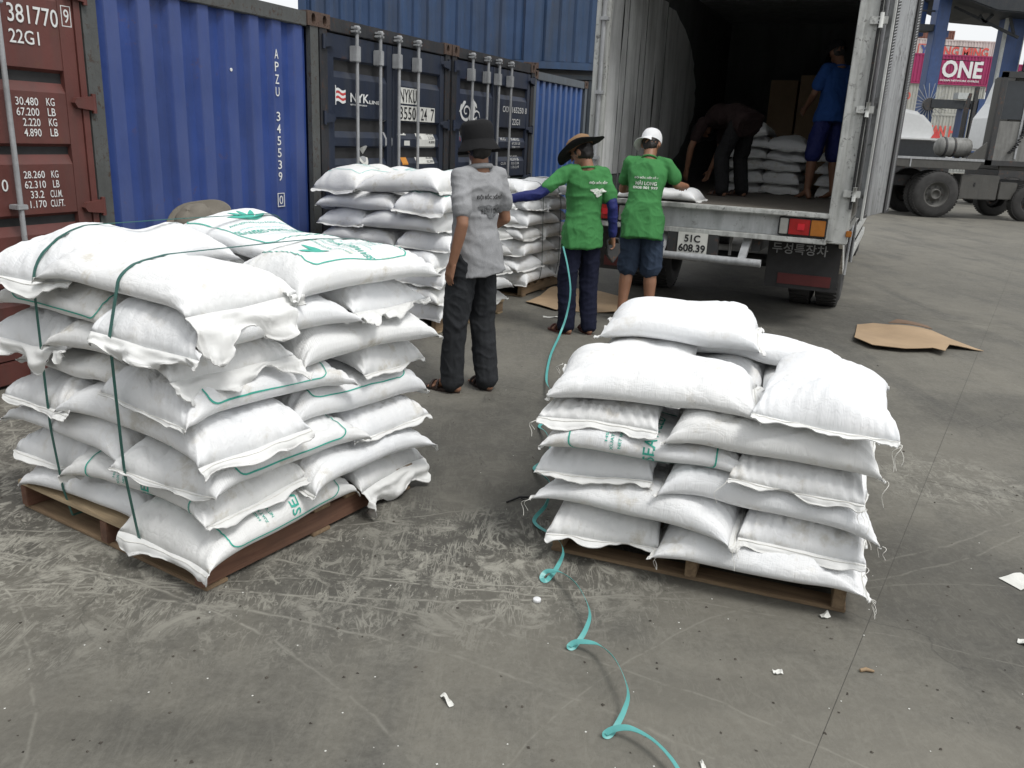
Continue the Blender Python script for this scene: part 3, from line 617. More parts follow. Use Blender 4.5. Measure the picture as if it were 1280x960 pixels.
        for k in range(m+1):
            f = k/m; bend = fw*(.25+.75*f)*(1.15 if big else 1)
            d = wl*f
            off = dirv[None, :]*(d*np.cos(bend*(.7+.5*cr_)))[:, None]
            zz = -d*np.sin(bend*(.7+.5*cr_))
            P = seam+off; P[:, 2] += zz
            a = (.010 if big else .0045)*(f**.7); nn = np.stack([sv_*.24, 0*sv_+d*2, 0*sv_+k*.015], -1)
            w_ = a*(fz(nn*1.0)+.6*np.sin(sv_*W*60+ph[1]+2*fn(nn))); P[:, 2] += w_*math.cos(fw); P += dirv[None, :]*(w_*math.sin(fw))[:, None]
            rows.append(P)
        R_ = np.array(rows); hv = R_.reshape(-1, 3); I = np.arange(len(hv)).reshape(m+1, nv+1)
        B = R_.copy(); B[:, :, 2] -= .003; B += dirv[None, None, :]*(-.0015); hv = np.concatenate([hv, B.reshape(-1, 3)]); J = I+(m+1)*(nv+1)
        fs = np.concatenate([q(I, sgn), q(J, -sgn), np.stack([I[-1, :-1], J[-1, :-1], J[-1, 1:], I[-1, 1:]], -1), np.stack([I[:-1, 0], I[1:, 0], J[1:, 0], J[:-1, 0]], -1), np.stack([I[:-1, -1], J[:-1, -1], J[1:, -1], I[1:, -1]], -1)])
        hm = bpy.data.meshes.new('hem'); hm.from_pydata(hv.tolist(), [], fs.tolist()); hm.polygons.foreach_set('use_smooth', [True]*len(fs))
        link_mesh('hem', hm, M['hem'], root)
        if detail and not big:                                 # stitch line
            st = MB(); l_ = R_[min(2, m)]; st.tube([Vector(p)+Vector((0, 0, .003)) for p in l_[1:-1]], .0013, 4, False); st.build('stitching', M['thread'], root)
    for (e, sidev, n_) in threads:
        row = 0 if e == 0 else nu; c_ = top[row, 0 if sidev < 0 else nv]; dirv = np.array([ca, sa, 0])*(-1 if e == 0 else 1)
        for k in range(n_):
            tl = g.uniform(.03, .085); s_ = Vector(c_)+Vector(dirv)*hems[e]*.8; side = Vector((g.normal(), g.normal(), 0))*.25; pts = []
            for j in range(9):
                f = j/8; pts.append(s_+(Vector(dirv)*.45+side)*tl*min(f*1.4, .8)+Vector((math.sin(f*7+k)*.008, math.cos(f*6+k*2)*.008, -tl*1.1*f*f)))
            b = MB(); b.tube(pts, .0010, 4); b.build('loose_thread', M['thread'], root)
    # prints
    bed = bot.copy(); bed[edge] = top[edge]
    shell = np.concatenate([bed[:, ::-1][:, :-1], top, bed[:, ::-1][:, 1:]], 1); ns = shell.shape[1]      # bottom, top, bottom: once round the sack
    mid_ = shell[nu//2]; arc = np.concatenate([[0], np.cumsum(np.linalg.norm(np.diff(mid_, axis=0), axis=1))]); arc = (arc-arc[nv+nv//2])/(W/2)
    def topat(u, v):
        fu = np.interp(u, uu, np.arange(nu+1)); fv = np.interp(v, arc, np.arange(ns)); i = np.clip(fu.astype(int), 0, nu-1); j = np.clip(fv.astype(int), 0, ns-2); a = (fu-i)[..., None]; b = (fv-j)[..., None]
        return shell[i, j]*(1-a)*(1-b)+shell[i+1, j]*a*(1-b)+shell[i, j+1]*(1-a)*b+shell[i+1, j+1]*a*b
    def nrm(u, v):
        e_ = .02; a = topat(np.clip(u+e_, -1, 1), v)-topat(np.clip(u-e_, -1, 1), v); b = topat(u, v+e_)-topat(u, v-e_); n_ = np.cross(a, b); return n_/np.maximum(np.linalg.norm(n_, axis=-1, keepdims=True), 1e-9)
    def lay(pm_name, me_, mat_, off=.0028):
        """flat mesh in (x = along the sack -1..1, y = across -1..1) laid on the upper face"""
        co = np.array([v.co[:] for v in me_.vertices]); u, v = np.clip(co[:, 0], -.97, .97), co[:, 1]+roll/(W/2)
        P = topat(u, v)+nrm(u, v)*off
        for vtx, p in zip(me_.vertices, P): vtx.co = p
        me_.update(); return link_mesh(pm_name, me_, mat_, root)
    for pr_ in prints:
        kind = pr_[0]; pm = M[pr_[1]] if len(pr_) > 1 else M['print']
        if kind == 'border':
            x0, x1, y0, y1 = pr_[2] if len(pr_) > 2 else (-.74, .74, -.80, .80); r = min(.13, (x1-x0)*.3); pts = []
            ry = r*1.6
            for (qx, qy, a0) in ((x1-r, y1-ry, 0), (x0+r, y1-ry, PI/2), (x0+r, y0+ry, PI), (x1-r, y0+ry, 1.5*PI)):
                for k in range(7): a = a0+PI/2*k/6; pts.append((qx+r*math.cos(a), qy+ry*math.sin(a)))
            full = []
            for k in range(len(pts)):
                a, b = np.array(pts[k]), np.array(pts[(k+1) % len(pts)]); n_ = max(1, int(np.hypot(*(b-a))/.05)); full += [a+(b-a)*j/n_ for j in range(n_)]
            full = np.array(full); d = np.roll(full, -1, 0)-np.roll(full, 1, 0); d = d*np.array([L/2, W/2]); d /= np.linalg.norm(d, axis=1)[:, None]; nn = np.stack([-d[:, 1], d[:, 0]], -1)*.0028/np.array([L/2, W/2])
            n_ = len(full); vs_ = np.concatenate([full+nn, full-nn]); bm2 = bpy.data.meshes.new('print_border'); bm2.from_pydata([(a, b, 0) for a, b in vs_], [], [(k, (k+1) % n_, (k+1) % n_+n_, k+n_) for k in range(n_)])
            lay('print_border', bm2, pm)
        elif kind == 'text':                                    # (kind, mat, string, u centre, v centre, cap height m, length m[, arch])
            _, _, st_, uc, vc, hh, ll = pr_[:7]; arch = pr_[7] if len(pr_) > 7 else 0
            tm = text_mesh(st_, 1.0, .012); co = np.array([v.co[:] for v in tm.vertices]); mn, mxx = co.min(0), co.max(0)
            bm3 = bmesh.new(); bm3.from_mesh(tm); bmesh.ops.triangulate(bm3, faces=bm3.faces)
            bmesh.ops.subdivide_edges(bm3, edges=[e for e in bm3.edges if e.calc_length() > .45], cuts=1); bm3.to_mesh(tm); bm3.free()
            for vtx in tm.vertices:
                rx_ = (vtx.co.x-mn[0])/(mxx[0]-mn[0])-.5; ry_ = (vtx.co.y-mn[1])/(mxx[1]-mn[1])-.5
                vtx.co = (uc-(ry_*hh+arch*(1-4*rx_*rx_))/(L/2), vc+rx_*ll/(W/2), 0)
            lay('print_lettering', tm, pm)
        elif kind == 'leaf':                                    # fan-shaped plant mark
            uc, vc, rr = pr_[2:5]
            for k in range(5):
                a = -1.2+2.4*k/4; b = MB(); pts = []
                for j in range(9):
                    f = j/8; wv = math.sin(PI*f)*.13*rr; c = (math.sin(a)*f*rr, math.cos(a)*f*rr); nn = (math.cos(a), -math.sin(a)); pts.append(((c[0]+nn[0]*wv, c[1]+nn[1]*wv), (c[0]-nn[0]*wv, c[1]-nn[1]*wv)))
                vs_ = [(uc-y/(L/2), vc+x/(W/2), 0) for pp in pts for x, y in pp]; b.add(vs_, [(2*j, 2*j+1, 2*j+3, 2*j+2) for j in range(8)]); lay('print_leaf', b.mesh('print_leaf', False), pm)
        elif kind == 'panel':
            x0, x1, y0, y1 = pr_[2]; b = MB(); n1, n2 = 16, 6; vs_ = [(x0+(x1-x0)*i/n1, y0+(y1-y0)*j/n2, 0) for i in range(n1+1) for j in range(n2+1)]
            b.add(vs_, [(i*(n2+1)+j, (i+1)*(n2+1)+j, (i+1)*(n2+1)+j+1, i*(n2+1)+j+1) for i in range(n1) for j in range(n2)]); lay('print_panel', b.mesh('print_panel', False), pm, .0018)
    return root

BORDER = [('border', 'print')]
SE = BORDER+[('text', 'print', 'SEAWEED', .08, -.12, .045, .30), ('text', 'print', 'NET WEIGHT 25 KG', -.22, -.25, .012, .16), ('text', 'print', 'XUAT XU VIET NAM', -.30, -.25, .012, .18), ('text', 'print', 'HSD 2 NAM', -.36, -.25, .010, .13)]
FULL = BORDER+[('text', 'print', 'SEAWEED FERTILIZER', .14, .0, .046, .37, .014), ('leaf', 'print', -.22, 0.0, .105),
        ('text', 'print', 'PHAN BON HUU CO RONG BIEN', -.09, 0, .013, .30, .02), ('text', 'print_faint', 'ORGANIC SEAWEED EXTRACT', .01, 0, .011, .26, .016),
        ('text', 'print_faint', 'NITO 3%  KALI 2%', .32, .05, .014, .22), ('text', 'print_faint', 'HUU CO 22%', .40, .05, .014, .15), ('text', 'print_faint', 'NET 25 KG', .49, .05, .018, .14), ('text', 'print_faint', 'DO AM 25%', .57, .05, .013, .14)]
FAINT = [('border', 'print_faint'), ('text', 'print_faint', 'SEAWEED', .02, 0, .045, .30, .01), ('text', 'print_faint', 'FERTILIZER', .17, 0, .03, .28), ('text', 'print_faint', 'ORGANIC', -.18, 0, .016, .2)]
ORD = ['bottom', 'second', 'third', 'fourth', 'fifth', 'sixth', 'seventh', 'eighth', 'ninth']
def pinwheel(A, B, L, W, mirror):
    """four sacks round a hollow: keys say where each lies seen from the front face"""
    s = -1 if mirror else 1
    return {'fd': (s*(-A/2+W/2), -B/2+L/2, PI/2), 'fw': (s*(A/2-L/2), -B/2+W/2, 0.0), 'bd': (s*(A/2-W/2), B/2-L/2, PI/2), 'bw': (s*(-A/2+L/2), B/2-W/2, 0.0)}
def build_pile(pile, nl, A, B, L, W, T, mirror0, lab, group, opts, order=('bw', 'bd', 'fd', 'fw'), res=(44, 26), jit=.017, skip=()):
    out = {}
    for k in range(nl):
        pile.layer(); pos = pinwheel(A, B, L, W, (k % 2 == 0) == mirror0)
        od = list(order)
        if k % 2: od[2], od[3] = od[3], od[2]
        for key in od:
            if (k+1, key) in skip: continue
            x, y, a = pos[key]; y += {'fd': .02, 'fw': -.025, 'bd': 0, 'bw': .02}[key]; g = pile.g; o = dict(opts.get((k+1, key), {}))
            x += g.normal()*jit+o.pop('dx', 0); y += g.normal()*jit+o.pop('dy', 0); a += g.normal()*.045+o.pop('da', 0)
            if 'flip' in o: o.pop('flip'); a += PI; o['roll'] = -o.get('roll', 0.0)
            hems = o.pop('hems', tuple(g.uniform(.012, .030, 2))); fl = o.pop('flop', tuple(g.uniform(.1, .9, 2)))
            lb = o.pop('label', None) or lab(k+1, key, (k % 2 == 0) == mirror0)
            out[(k+1, key)] = sack(pile, x, y, a, L=L*o.pop('kl', 1)*(1+.02*g.normal()), W=W*(1+.025*g.normal()), T=T*o.pop('kt', 1)*(1.10 if key[1] == 'w' else .97)*(1+.05*g.normal()), label=lb, group=group, hems=hems, flop=fl, res=o.pop('res', res), **o)
    return out
# ---------------------------------------------------------------- left pile (strapped)
LZ = math.atan2(.853, .522); N_ = Vector((-1.085, 2.685, 0)); ex = Vector((math.cos(LZ), math.sin(LZ), 0)); ey = Vector((-math.sin(LZ), math.cos(LZ), 0))
PW = 1.20; LC = N_+ex*PW/2+ey*PW/2
pallet('brown wooden pallet under the strapped sack pile at left', LC, LZ, PW, PW, True, ('wood', 'wood_red', 'wood_pale'))
LP = Pile(LC-ey*.055+ex*.012, LZ, PW, PW, seed=21, ox=-.012, oy=.055)
def lab_left(k, key, mir):
    near = {True: {'fw': 'near corner, long side facing right', 'fd': 'right corner, end facing right', 'bd': 'left corner, long side facing left', 'bw': 'hidden far corner'},
            False: {'fd': 'near corner, long side facing left', 'fw': 'right corner, long side facing right', 'bw': 'left corner, end facing left', 'bd': 'hidden far corner'}}[mir][key]
    return f"sack in strapped left pile, {ORD[k-1]} layer, {near}"
lo = {(8, 'fd'): dict(hems=(.12, .03), flop=(1.0, .5), label='plump top white sack with big crumpled flap, strapped left pile', kl=1.04, dx=-.015),
      (8, 'fw'): dict(prints=FULL, label='top white sack printed green SEAWEED FERTILIZER, right corner of strapped pile', hems=(.06, .03), flop=(-.5, .4)),
      (8, 'bd'): dict(prints=FULL, label='top white sack with green print lying at the back of the strapped pile', kt=1.0, flip=1),
      (8, 'bw'): dict(label='top white sack pointing left under a green strap, strapped pile', hems=(.045, .03), flop=(.8, .5)),
      (7, 'fd'): dict(hems=(.10, .03), flop=(.25, .4)), (7, 'bd'): dict(prints=BORDER, roll=.09), (7, 'fw'): dict(hems=(.055, .02), flop=(.9, .3)),
      (6, 'fd'): dict(hems=(.11, .03), flop=(.8, .4)), (6, 'bw'): dict(hems=(.10, .03), flop=(1.0, .4)), (6, 'fw'): dict(hems=(.03, .03)),
      (5, 'fw'): dict(prints=BORDER, roll=-.07), (5, 'fd'): dict(), (4, 'fd'): dict(hems=(.045, .03), flop=(.9, .4)), (4, 'fw'): dict(prints=BORDER, roll=-.04), (3, 'fw'): dict(prints=BORDER, roll=-.08), (3, 'bd'): dict(),
      (2, 'fd'): dict(prints=SE, roll=.13, flip=1, hems=(.03, .04), flop=(1.1, .4)), (1, 'fw'): dict(prints=SE, roll=-.10, hems=(.04, .03), flop=(1.2, .9)), (1, 'fd'): dict(hems=(.10, .03), flop=(1.1, .4))}
LSK = build_pile(LP, 8, 1.27, 1.20, .77, .47, .137, True, lab_left, 'sacks on the strapped left pile', lo, res=(72, 42))
# ---------------------------------------------------------------- right pile
RZ = math.atan2(-.393, 1.088); rfl = Vector((.19, 3.13, 0)); rex = Vector((math.cos(RZ), math.sin(RZ), 0)); rey = Vector((-math.sin(RZ), math.cos(RZ), 0))
RW, RD = 1.15, 1.05; RC = rfl+rex*RW/2+rey*RD/2
pallet('brown wooden pallet under the unstrapped sack pile at right', RC, RZ, RW, RD, False, ('wood', 'wood', 'wood'))
RP = Pile(RC, RZ, RW, RD, seed=34)
def lab_right(k, key, mir):
    d = {'fd': 'end on at front %s', 'fw': 'lengthwise at front %s', 'bd': 'back %s', 'bw': 'hidden back %s'}[key]
    side = {'fd': 'right' if mir else 'left', 'fw': 'left' if mir else 'right', 'bd': 'left' if mir else 'right', 'bw': 'right' if mir else 'left'}[key]
    return f"white sack in right pile, {ORD[k-1]} layer up, {d % side}"
ro = {(1, 'fd'): dict(threads=[(0, -1, 2)], hems=(.035, .03)), (1, 'fw'): dict(threads=[(1, -1, 3), (1, 1, 2)]), (2, 'fd'): dict(threads=[(0, -1, 2), (0, 1, 2)], hems=(.035, .03)), (2, 'fw'): dict(threads=[(0, -1, 2)]),
      (3, 'fd'): dict(hems=(.035, .03), threads=[(0, -1, 1)]), (3, 'fw'): dict(threads=[(1, -1, 1)]), (4, 'fw'): dict(prints=SE, roll=-.10, label='white sack with green border and letters SE, fourth layer of right pile'), (4, 'fd'): dict(threads=[(0, -1, 3), (0, 1, 1)], hems=(.035, .03), prints=BORDER),
      (5, 'fd'): dict(prints=[('panel', 'print_faint', (-.66, -.58, -.62, .62)), ('border', 'print_dark', (-.70, -.54, -.72, .72)), ('text', 'print_dark', 'ORIGIN IN VIET NAM', -.62, -.05, .020, .26)], label='white sack with dark green Viet Nam line, fifth layer of right pile', threads=[(0, 1, 2)], hems=(.04, .03)),
      (5, 'fw'): dict(threads=[(1, -1, 1)], kt=1.1), (6, 'fw'): dict(kt=1.22, kl=1.02, label='fat white sack with a dent, top front left of right pile', threads=[(0, 1, 2)]), (6, 'fd'): dict(kt=1.12, dx=.03, dy=-.02, label='puffy white sack with sewn front edge, top front right of right pile', threads=[(0, -1, 3)], hems=(.04, .03)),
      (6, 'bw'): dict(label='white sack lying behind the puffy one, top back right of right pile', kt=.8, dx=-.14, dy=.04), (6, 'bd'): dict(label='white sack under the highest one, top back left of right pile', kt=.9)}
RSK = build_pile(RP, 6, 1.20, 1.16, .74, .45, .1215, False, lab_right, 'sacks on the unstrapped right pile', ro, res=(72, 42))
RP.layer(); sack(RP, -.26, .33, .08, L=.68, W=.46, T=.155, label='highest white sack, lying on the back of the right pile', group='sacks on the unstrapped right pile', res=(72, 42), sag=.06)
# ---------------------------------------------------------------- two piles in the middle distance
def lab_mid(nm):
    def f(k, key, mir):
        near = {True: {'fw': 'near corner, long side to the right', 'fd': 'far right corner', 'bd': 'left corner', 'bw': 'hidden far corner'}, False: {'fd': 'near corner, end to the right', 'fw': 'right corner, long side out', 'bw': 'left corner, end out', 'bd': 'hidden far corner'}}[mir][key]
        return f"sack in {nm}, {ORD[k-1]} layer, {near}"
    return f
PZ = math.radians(62); pc = Vector((-.66, 6.90, 0)); e1 = Vector((math.cos(PZ), math.sin(PZ), 0)); e2 = Vector((-math.sin(PZ), math.cos(PZ), 0)); C3 = pc+e1*.58+e2*.60
pallet('wooden pallet under the sack pile before the navy container doors', C3, PZ, 1.16, 1.2, True, ('wood_pale', 'wood', 'wood_pale'))
P3 = Pile(C3, PZ, 1.16, 1.2, seed=55)
build_pile(P3, 8, 1.27, 1.27, .77, .47, .150, True, lab_mid('middle pile before navy doors'), 'sacks on the pile by the navy container', {(8, 'bw'): dict(prints=FAINT, kt=1.15), (8, 'fd'): dict(kt=1.1), (8, 'fw'): dict(prints=FAINT, kt=1.15), (8, 'bd'): dict(prints=FAINT, kt=1.2), (7, 'fw'): dict(prints=BORDER)}, res=(34, 20))
PZ4 = math.radians(64); pc = Vector((.06, 8.75, 0)); e1 = Vector((math.cos(PZ4), math.sin(PZ4), 0)); e2 = Vector((-math.sin(PZ4), math.cos(PZ4), 0)); C4 = pc+e1*.58+e2*.60
pallet('wooden pallet under the strapped pile behind the men', C4, PZ4, 1.16, 1.2, True)
P4 = Pile(C4, PZ4, 1.16, 1.2, seed=77)
build_pile(P4, 7, 1.25, 1.25, .76, .46, .158, True, lab_mid('far strapped pile behind men'), 'sacks on the pile behind the men', {}, res=(30, 18))
# ================================================================ BOX TRUCK
TZ = -ROW_AZ; T0 = Vector((.885, 8.365, 0)); TE = Vector((math.cos(TZ), math.sin(TZ), 0)); TA = Vector((-math.sin(TZ), math.cos(TZ), 0))
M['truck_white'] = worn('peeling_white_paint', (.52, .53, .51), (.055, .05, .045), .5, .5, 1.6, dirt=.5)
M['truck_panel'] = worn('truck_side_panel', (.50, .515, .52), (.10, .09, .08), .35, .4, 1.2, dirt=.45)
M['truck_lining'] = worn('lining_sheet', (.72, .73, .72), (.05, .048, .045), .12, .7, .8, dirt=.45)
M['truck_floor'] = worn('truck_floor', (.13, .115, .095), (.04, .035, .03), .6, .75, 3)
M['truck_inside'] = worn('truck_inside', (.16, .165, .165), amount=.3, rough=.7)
M['red_lens'] = plain('red_lens', (.30, .012, .012), .18, var=.2, bump=.1); M['amber_lens'] = plain('amber_lens', (.36, .13, .02), .2, bump=.1); M['clear_lens'] = plain('clear_lens', (.3, .3, .28), .2)
M['glass_dark'] = plain('dark_glass', (.02, .025, .03), .08, bump=0)
M['tyre'] = plain('tyre_rubber', (.035, .034, .033), .85, var=.35, scale=4)
truck = empty('box_truck', T0, TZ); tag(truck, 'white box truck with open rear, seen from behind with plate 51C 608.39', 'truck')
BX0, BX1, BZ, BT, BL = -.28, 2.20, 1.10, 3.45, 6.3
def seal_strip(b, x, y, z0, z1, n=46):
    for k in range(n):
        z = z0+(z1-z0)*k/n; b.box(x, y-.012, z, x+.018, y+.012, z+(z1-z0)/n*.55)
# rear portal
p = MB(); p.box(BX0, 0, .98, BX0+.055, .12, BT); p.build('rear_post', M['truck_white'], truck, .006)
p = MB(); p.tube([(BX0+.085, -.012, 1.0), (BX0+.085, -.012, BT)], .02, 10); lk = p.build('lock_rod', M['galv'], truck)
for z in (1.45, 2.05, 2.7): MB().box(BX0+.05, -.045, z, BX0+.13, .01, z+.035).build('rod_bracket', M['galv'], lk, .004)
MB().box(BX0+.055, .03, 1.1, BX0+.12, .12, BT).build('rear_post', M['truck_white'], truck, .006)
MB().box(BX1-.17, 0, .84, BX1, .12, BT).build('rear_post', M['truck_white'], truck, .008)
MB().box(BX1-.185, -.012, .86, BX1-.12, .03, BT).build('post_edge_strip', M['truck_white'], truck, .006)
MB().box(BX1-.028, -.022, 1.15, BX1-.004, -.002, 3.42).build('seal_strip', M['dark_steel'], truck)
sg = MB(); seal_strip(sg, BX1-.025, -.022, 1.2, 3.4, 80); tag(sg.build('seal_ribs', M['black_rubber'], truck), kind='stuff')
for z in (1.25, 1.95, 2.65):
    h = MB(); h.box(BX1-.09, -.03, z, BX1+.05, .0, z+.06); h.tube([(BX1+.0, -.03, z-.03), (BX1+.0, -.03, z+.09)], .018, 8); h.build('door_hinge', M['truck_white'], truck, .003)
MB().box(BX0, .0, BT-.02, BX1, .12, BT+.12).build('rear_header', M['truck_white'], truck, .008)
MB().box(BX0+.12, -.03, 1.055, BX1-.17, .10, 1.098).build('bed_lip', M['truck_white'], truck, .008)
MB().box(BX0, .045, .875, BX1-.17, .07, 1.055).build('tail_panel', M['truck_panel'], truck)
MB().box(BX0, -.02, .825, BX1-.17, .09, .873).build('tail_lower_lip', M['truck_white'], truck, .006)
# body
MB().box(BX0+.13, .1, BZ-.05, BX1-.05, BL, BZ-.004).build('floor', M['truck_floor'], truck)
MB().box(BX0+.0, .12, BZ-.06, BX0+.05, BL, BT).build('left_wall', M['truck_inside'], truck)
MB().box(BX1-.05, .12, BZ-.06, BX1, BL, BT).build('right_wall', M['truck_panel'], truck)
MB().box(BX0, .12, BT, BX1, BL, BT+.05).build('roof', M['truck_panel'], truck)
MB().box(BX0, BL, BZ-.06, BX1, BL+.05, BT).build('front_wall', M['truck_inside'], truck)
# lining sheets on the left wall; the last one has a ragged hanging edge
rr_ = random.Random(3); ys = [.14, .62, .95, 1.28, 1.62, 1.95, 2.3]
for k in range(len(ys)):
    y0 = ys[k]; last = k == len(ys)-1; y1 = ys[k+1] if not last else 4.2; zt = 3.3-max(0, (y0-1.0))*.12; b = MB(); pts0 = []; n = 26
    for j in range(n+1):
        z = 1.30+(zt-1.30)*j/n+(0 if j else rr_.uniform(-.02, .02)); f = j/n
        ye = y1-.006 if not last else y0+.3+1.35*math.sin(PI*min(1, max(.02, (f*1.02))))**.6+rr_.uniform(-.05, .05)
        pts0.append((z, ye))
    m = 10; vs_ = []; fnl = Field(40+k, .6, 2)
    for z, ye in pts0:
        for i in range(m+1):
            y = y0+(ye-y0)*i/m; vs_.append((BX0+.072+.005*k%.01+.003*float(fnl(np.array([y, z, 0])))+(.05*((y-y0)/2)**2 if last else 0), y, z))
    b.add(vs_, [(j*(m+1)+i, j*(m+1)+i+1, (j+1)*(m+1)+i+1, (j+1)*(m+1)+i) for j in range(n) for i in range(m)], True); b.build('lining_sheet', M['truck_lining'], truck)
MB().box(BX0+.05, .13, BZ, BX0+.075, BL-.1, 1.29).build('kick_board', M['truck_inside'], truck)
for y in (.62, 1.28, 2.1): MB().tube([(BX0+.125, y, 3.4), (BX0+.13, y+.02, 2.2), (BX0+.128, y+.01, 1.05+.1*y)], .006, 5).build('hanging_cord', M['truck_inside'], truck)
# folded-back right door against the side
M['door_panel'] = worn('door_inner_panel', (.27, .28, .285), (.06, .058, .055), .6, .45, 1.4, dirt=.75, grime=(.05, .05, .05))
dr = MB(); dr.box(BX1+.035, .02, 1.08, BX1+.085, 1.22, BT+.02); door = dr.build('folded_door', M['door_panel'], truck, .006)
sg = MB()
for yy in (.09, 1.10): 
    
        for k in range(96):
            z = 1.1+2.3*k/96; sg.add([(BX1+.104, yy-.05, z), (BX1+.104, yy+.05, z+.02), (BX1+.104, yy+.05, z+.03), (BX1+.104, yy-.05, z+.01)], [(0, 1, 2, 3)])
tag(sg.build('door_seal_ribs', M['galv'], door), kind='stuff')
MB().box(BX1+.083, -.02, 1.06, BX1+.10, .012, BT).build('door_edge', M['truck_white'], door)
for yy, hw_ in ((.09, .075), (1.10, .12)): MB().box(BX1+.0855, yy-hw_, 1.08, BX1+.100, yy+hw_, BT).build('door_seal', M['black_rubber'], door)
dr = MB(); dr.box(BX1+.035, 1.23, 1.08, BX1+.085, 1.30, BT+.02); dr.build('door_edge_strip', M['dark_steel'], door)
_h = Vector((BX1+.03, 0, 0)); _M = Matrix.Translation(_h) @ Matrix.Rotation(-.155, 4, 'Z') @ Matrix.Translation(-_h)
for o in [door]+list(door.children): o.data.transform(_M)
# rear lamps
def lamp(x0, x1, flip=False):
    r = MB(); r.box(x0, -.012, .885, x1, .045, 1.045); o = r.build('tail_lamp', M['black_rubber'], truck, .006); w_ = (x1-x0-.02); order = [('clear_lens', .2), ('red_lens', .47), ('amber_lens', .33)]
    if flip: order = order[::-1]
    x = x0+.01
    for nm, f in order: MB().box(x+.004, -.022, .895, x+w_*f-.004, -.010, 1.035).build(nm, M[nm], o, .005); x += w_*f
    MB().box((x0+x1)/2-.04, -.027, .94, (x0+x1)/2+.02, -.021, .995).build('reflector', plain('bright_red', (.55, .02, .03), .2, bump=0), o)
lamp(1.60, 2.02); lamp(-.24, .18, True)
MB().box(BX1-.02, -.018, .91, BX1+.03, .02, .965).build('side_marker', M['amber_lens'], truck, .006)
# plate
MB().box(.70, -.03, .635, .985, -.022, .835).build('number_plate', M['label_white'], truck, .004)
fit_text('plate_lettering', '51C', M['black_ink'], truck, .765, .745, .915, .815, -.034, .03); fit_text('plate_lettering', '608.39', M['black_ink'], truck, .715, .652, .97, .728, -.034, .03)
MB().box(.60, -.018, .60, 1.08, .05, .86).build('plate_bracket', M['dark_steel'], truck)
# underrun bar
b = MB(); b.tube([(.42, -.09, .615), (1.50, -.09, .615)], .036, 12); ub = b.build('underrun_bar', M['galv'], truck)
for x in (.55, 1.32): MB().bar((x, -.09, .62), (x+.02, .12, .86), .07, .03).build('bar_arm', M['galv'], ub)
# mudflaps and wheel boards
for x0, x1, txt in ((1.50, 2.16, True), (-.24, .36, False)):
    MB().box(x0, .30, .36, x1, .318, .84).build('mud_flap', M['black_rubber'], truck); MB().box(x0+.12, .292, .40, x1-.06, .299, .50).build('flap_reflector', plain('dull_red', (.09, .016, .016), .5), truck)
fit_text('board_lettering', '두성특장차', M['galv'], truck, 1.54, .685, 2.04, .785, .285, .012)
MB().bar((1.15, .28, .84), (1.15, .28, .62), .05, .02).build('flap_bracket', M['galv'], truck)
for x in (.55, 1.37): MB().box(x, .1, .70, x+.08, 8.0, .93).build('chassis_rail', M['dark_steel'], truck)
for k in range(9): MB().box(BX0+.05, .3+k*.68, .94, BX1-.05, .38+k*.68, 1.045).build('cross_member', M['dark_steel'], truck)
def wheel(parent, x, y, r=.42, wd=.24, side=1, name='wheel', mat_rim=None, axis='X', z=None):
    z = r if z is None else z
    root_ = MB(); prof = [(r*.56, -wd/2), (r*.80, -wd/2-.006), (r*.95, -wd*.42), (r, -wd*.30), (r, wd*.30), (r*.95, wd*.42), (r*.80, wd/2+.006), (r*.56, wd/2), (r*.54, 0), (r*.56, -wd/2)]
    root_.lathe(prof, (0, 0, 0), axis, 36, caps=False); o = root_.build(name, M['tyre'], parent); o.location = (x, y, z)
    rm_ = MB(); rm_.lathe([(0.001, side*wd*.20), (r*.15, side*wd*.22), (r*.17, side*wd*.38), (r*.22, side*wd*.38), (r*.25, side*wd*.10), (r*.45, side*wd*.05), (r*.50, side*wd*.42), (r*.57, side*wd*.48), (r*.57, -side*wd*.4)], (0, 0, 0), axis, 30, caps=False)
    rm_.build('rim', mat_rim or M['dark_steel'], o)
    for k in range(8):
        a = 2*PI*k/8; c, s = math.cos(a)*r*.34, math.sin(a)*r*.34; nb = MB(); v0 = side*wd*.06
        if axis == 'X': nb.lathe([(r*.035, v0), (r*.035, v0+side*.03)], (0, c, s), 'X', 6)
        else: nb.lathe([(r*.035, v0), (r*.035, v0+side*.03)], (c, 0, s), 'Y', 6)
        nb.build('wheel_nut', M['dark_steel'], o)
    tr = MB(); n = 44
    for k in range(n):
        a = 2*PI*k/n; Mx = Matrix.Rotation(a, 4, axis)
        if axis == 'X': tr.box(-wd*.42, -.018*r/.42, r-.006, wd*.42, .018*r/.42, r+.010, Mx)
        else: tr.box(-.018*r/.42, -wd*.42, r-.006, .018*r/.42, wd*.42, r+.010, Mx)
    tag(tr.build('tread', M['tyre'], o), kind='stuff')
    return o
for x, s in ((2.02, 1), (1.74, 1), (-.10, -1), (.18, -1)): wheel(truck, x, 1.75, side=s)
MB().tube([(0, 1.75, .42), (1.9, 1.75, .42)], .07, 10).build('axle', M['dark_steel'], truck)
for x in (1.98, -.06): wheel(truck, x, 6.9, side=1 if x > 1 else -1)
for k in range(3): MB().box(BX1-.05, 2.5+0*k, .45+.22*k, BX1-.02, 5.8, .55+.22*k).build('side_guard_rail', M['truck_white'], truck, .004)
MB().bar((BX1-.06, .15, .93), (BX1-.04, .75, .52), .035, .09).build('side_brace', M['truck_white'], truck); MB().bar((BX1-.02, .1, 1.0), (BX1-.02, 2.4, .98), .05, .07).build('side_sill', M['truck_white'], truck)
arch = MB(); ap = [(BX1-.03, 1.75+.58*math.cos(a), .42+.56*math.sin(a)) for a in [PI*k/14 for k in range(15)]]; arch.tube(ap, .02, 6); arch.build('wheel_arch_edge', M['galv'], truck)
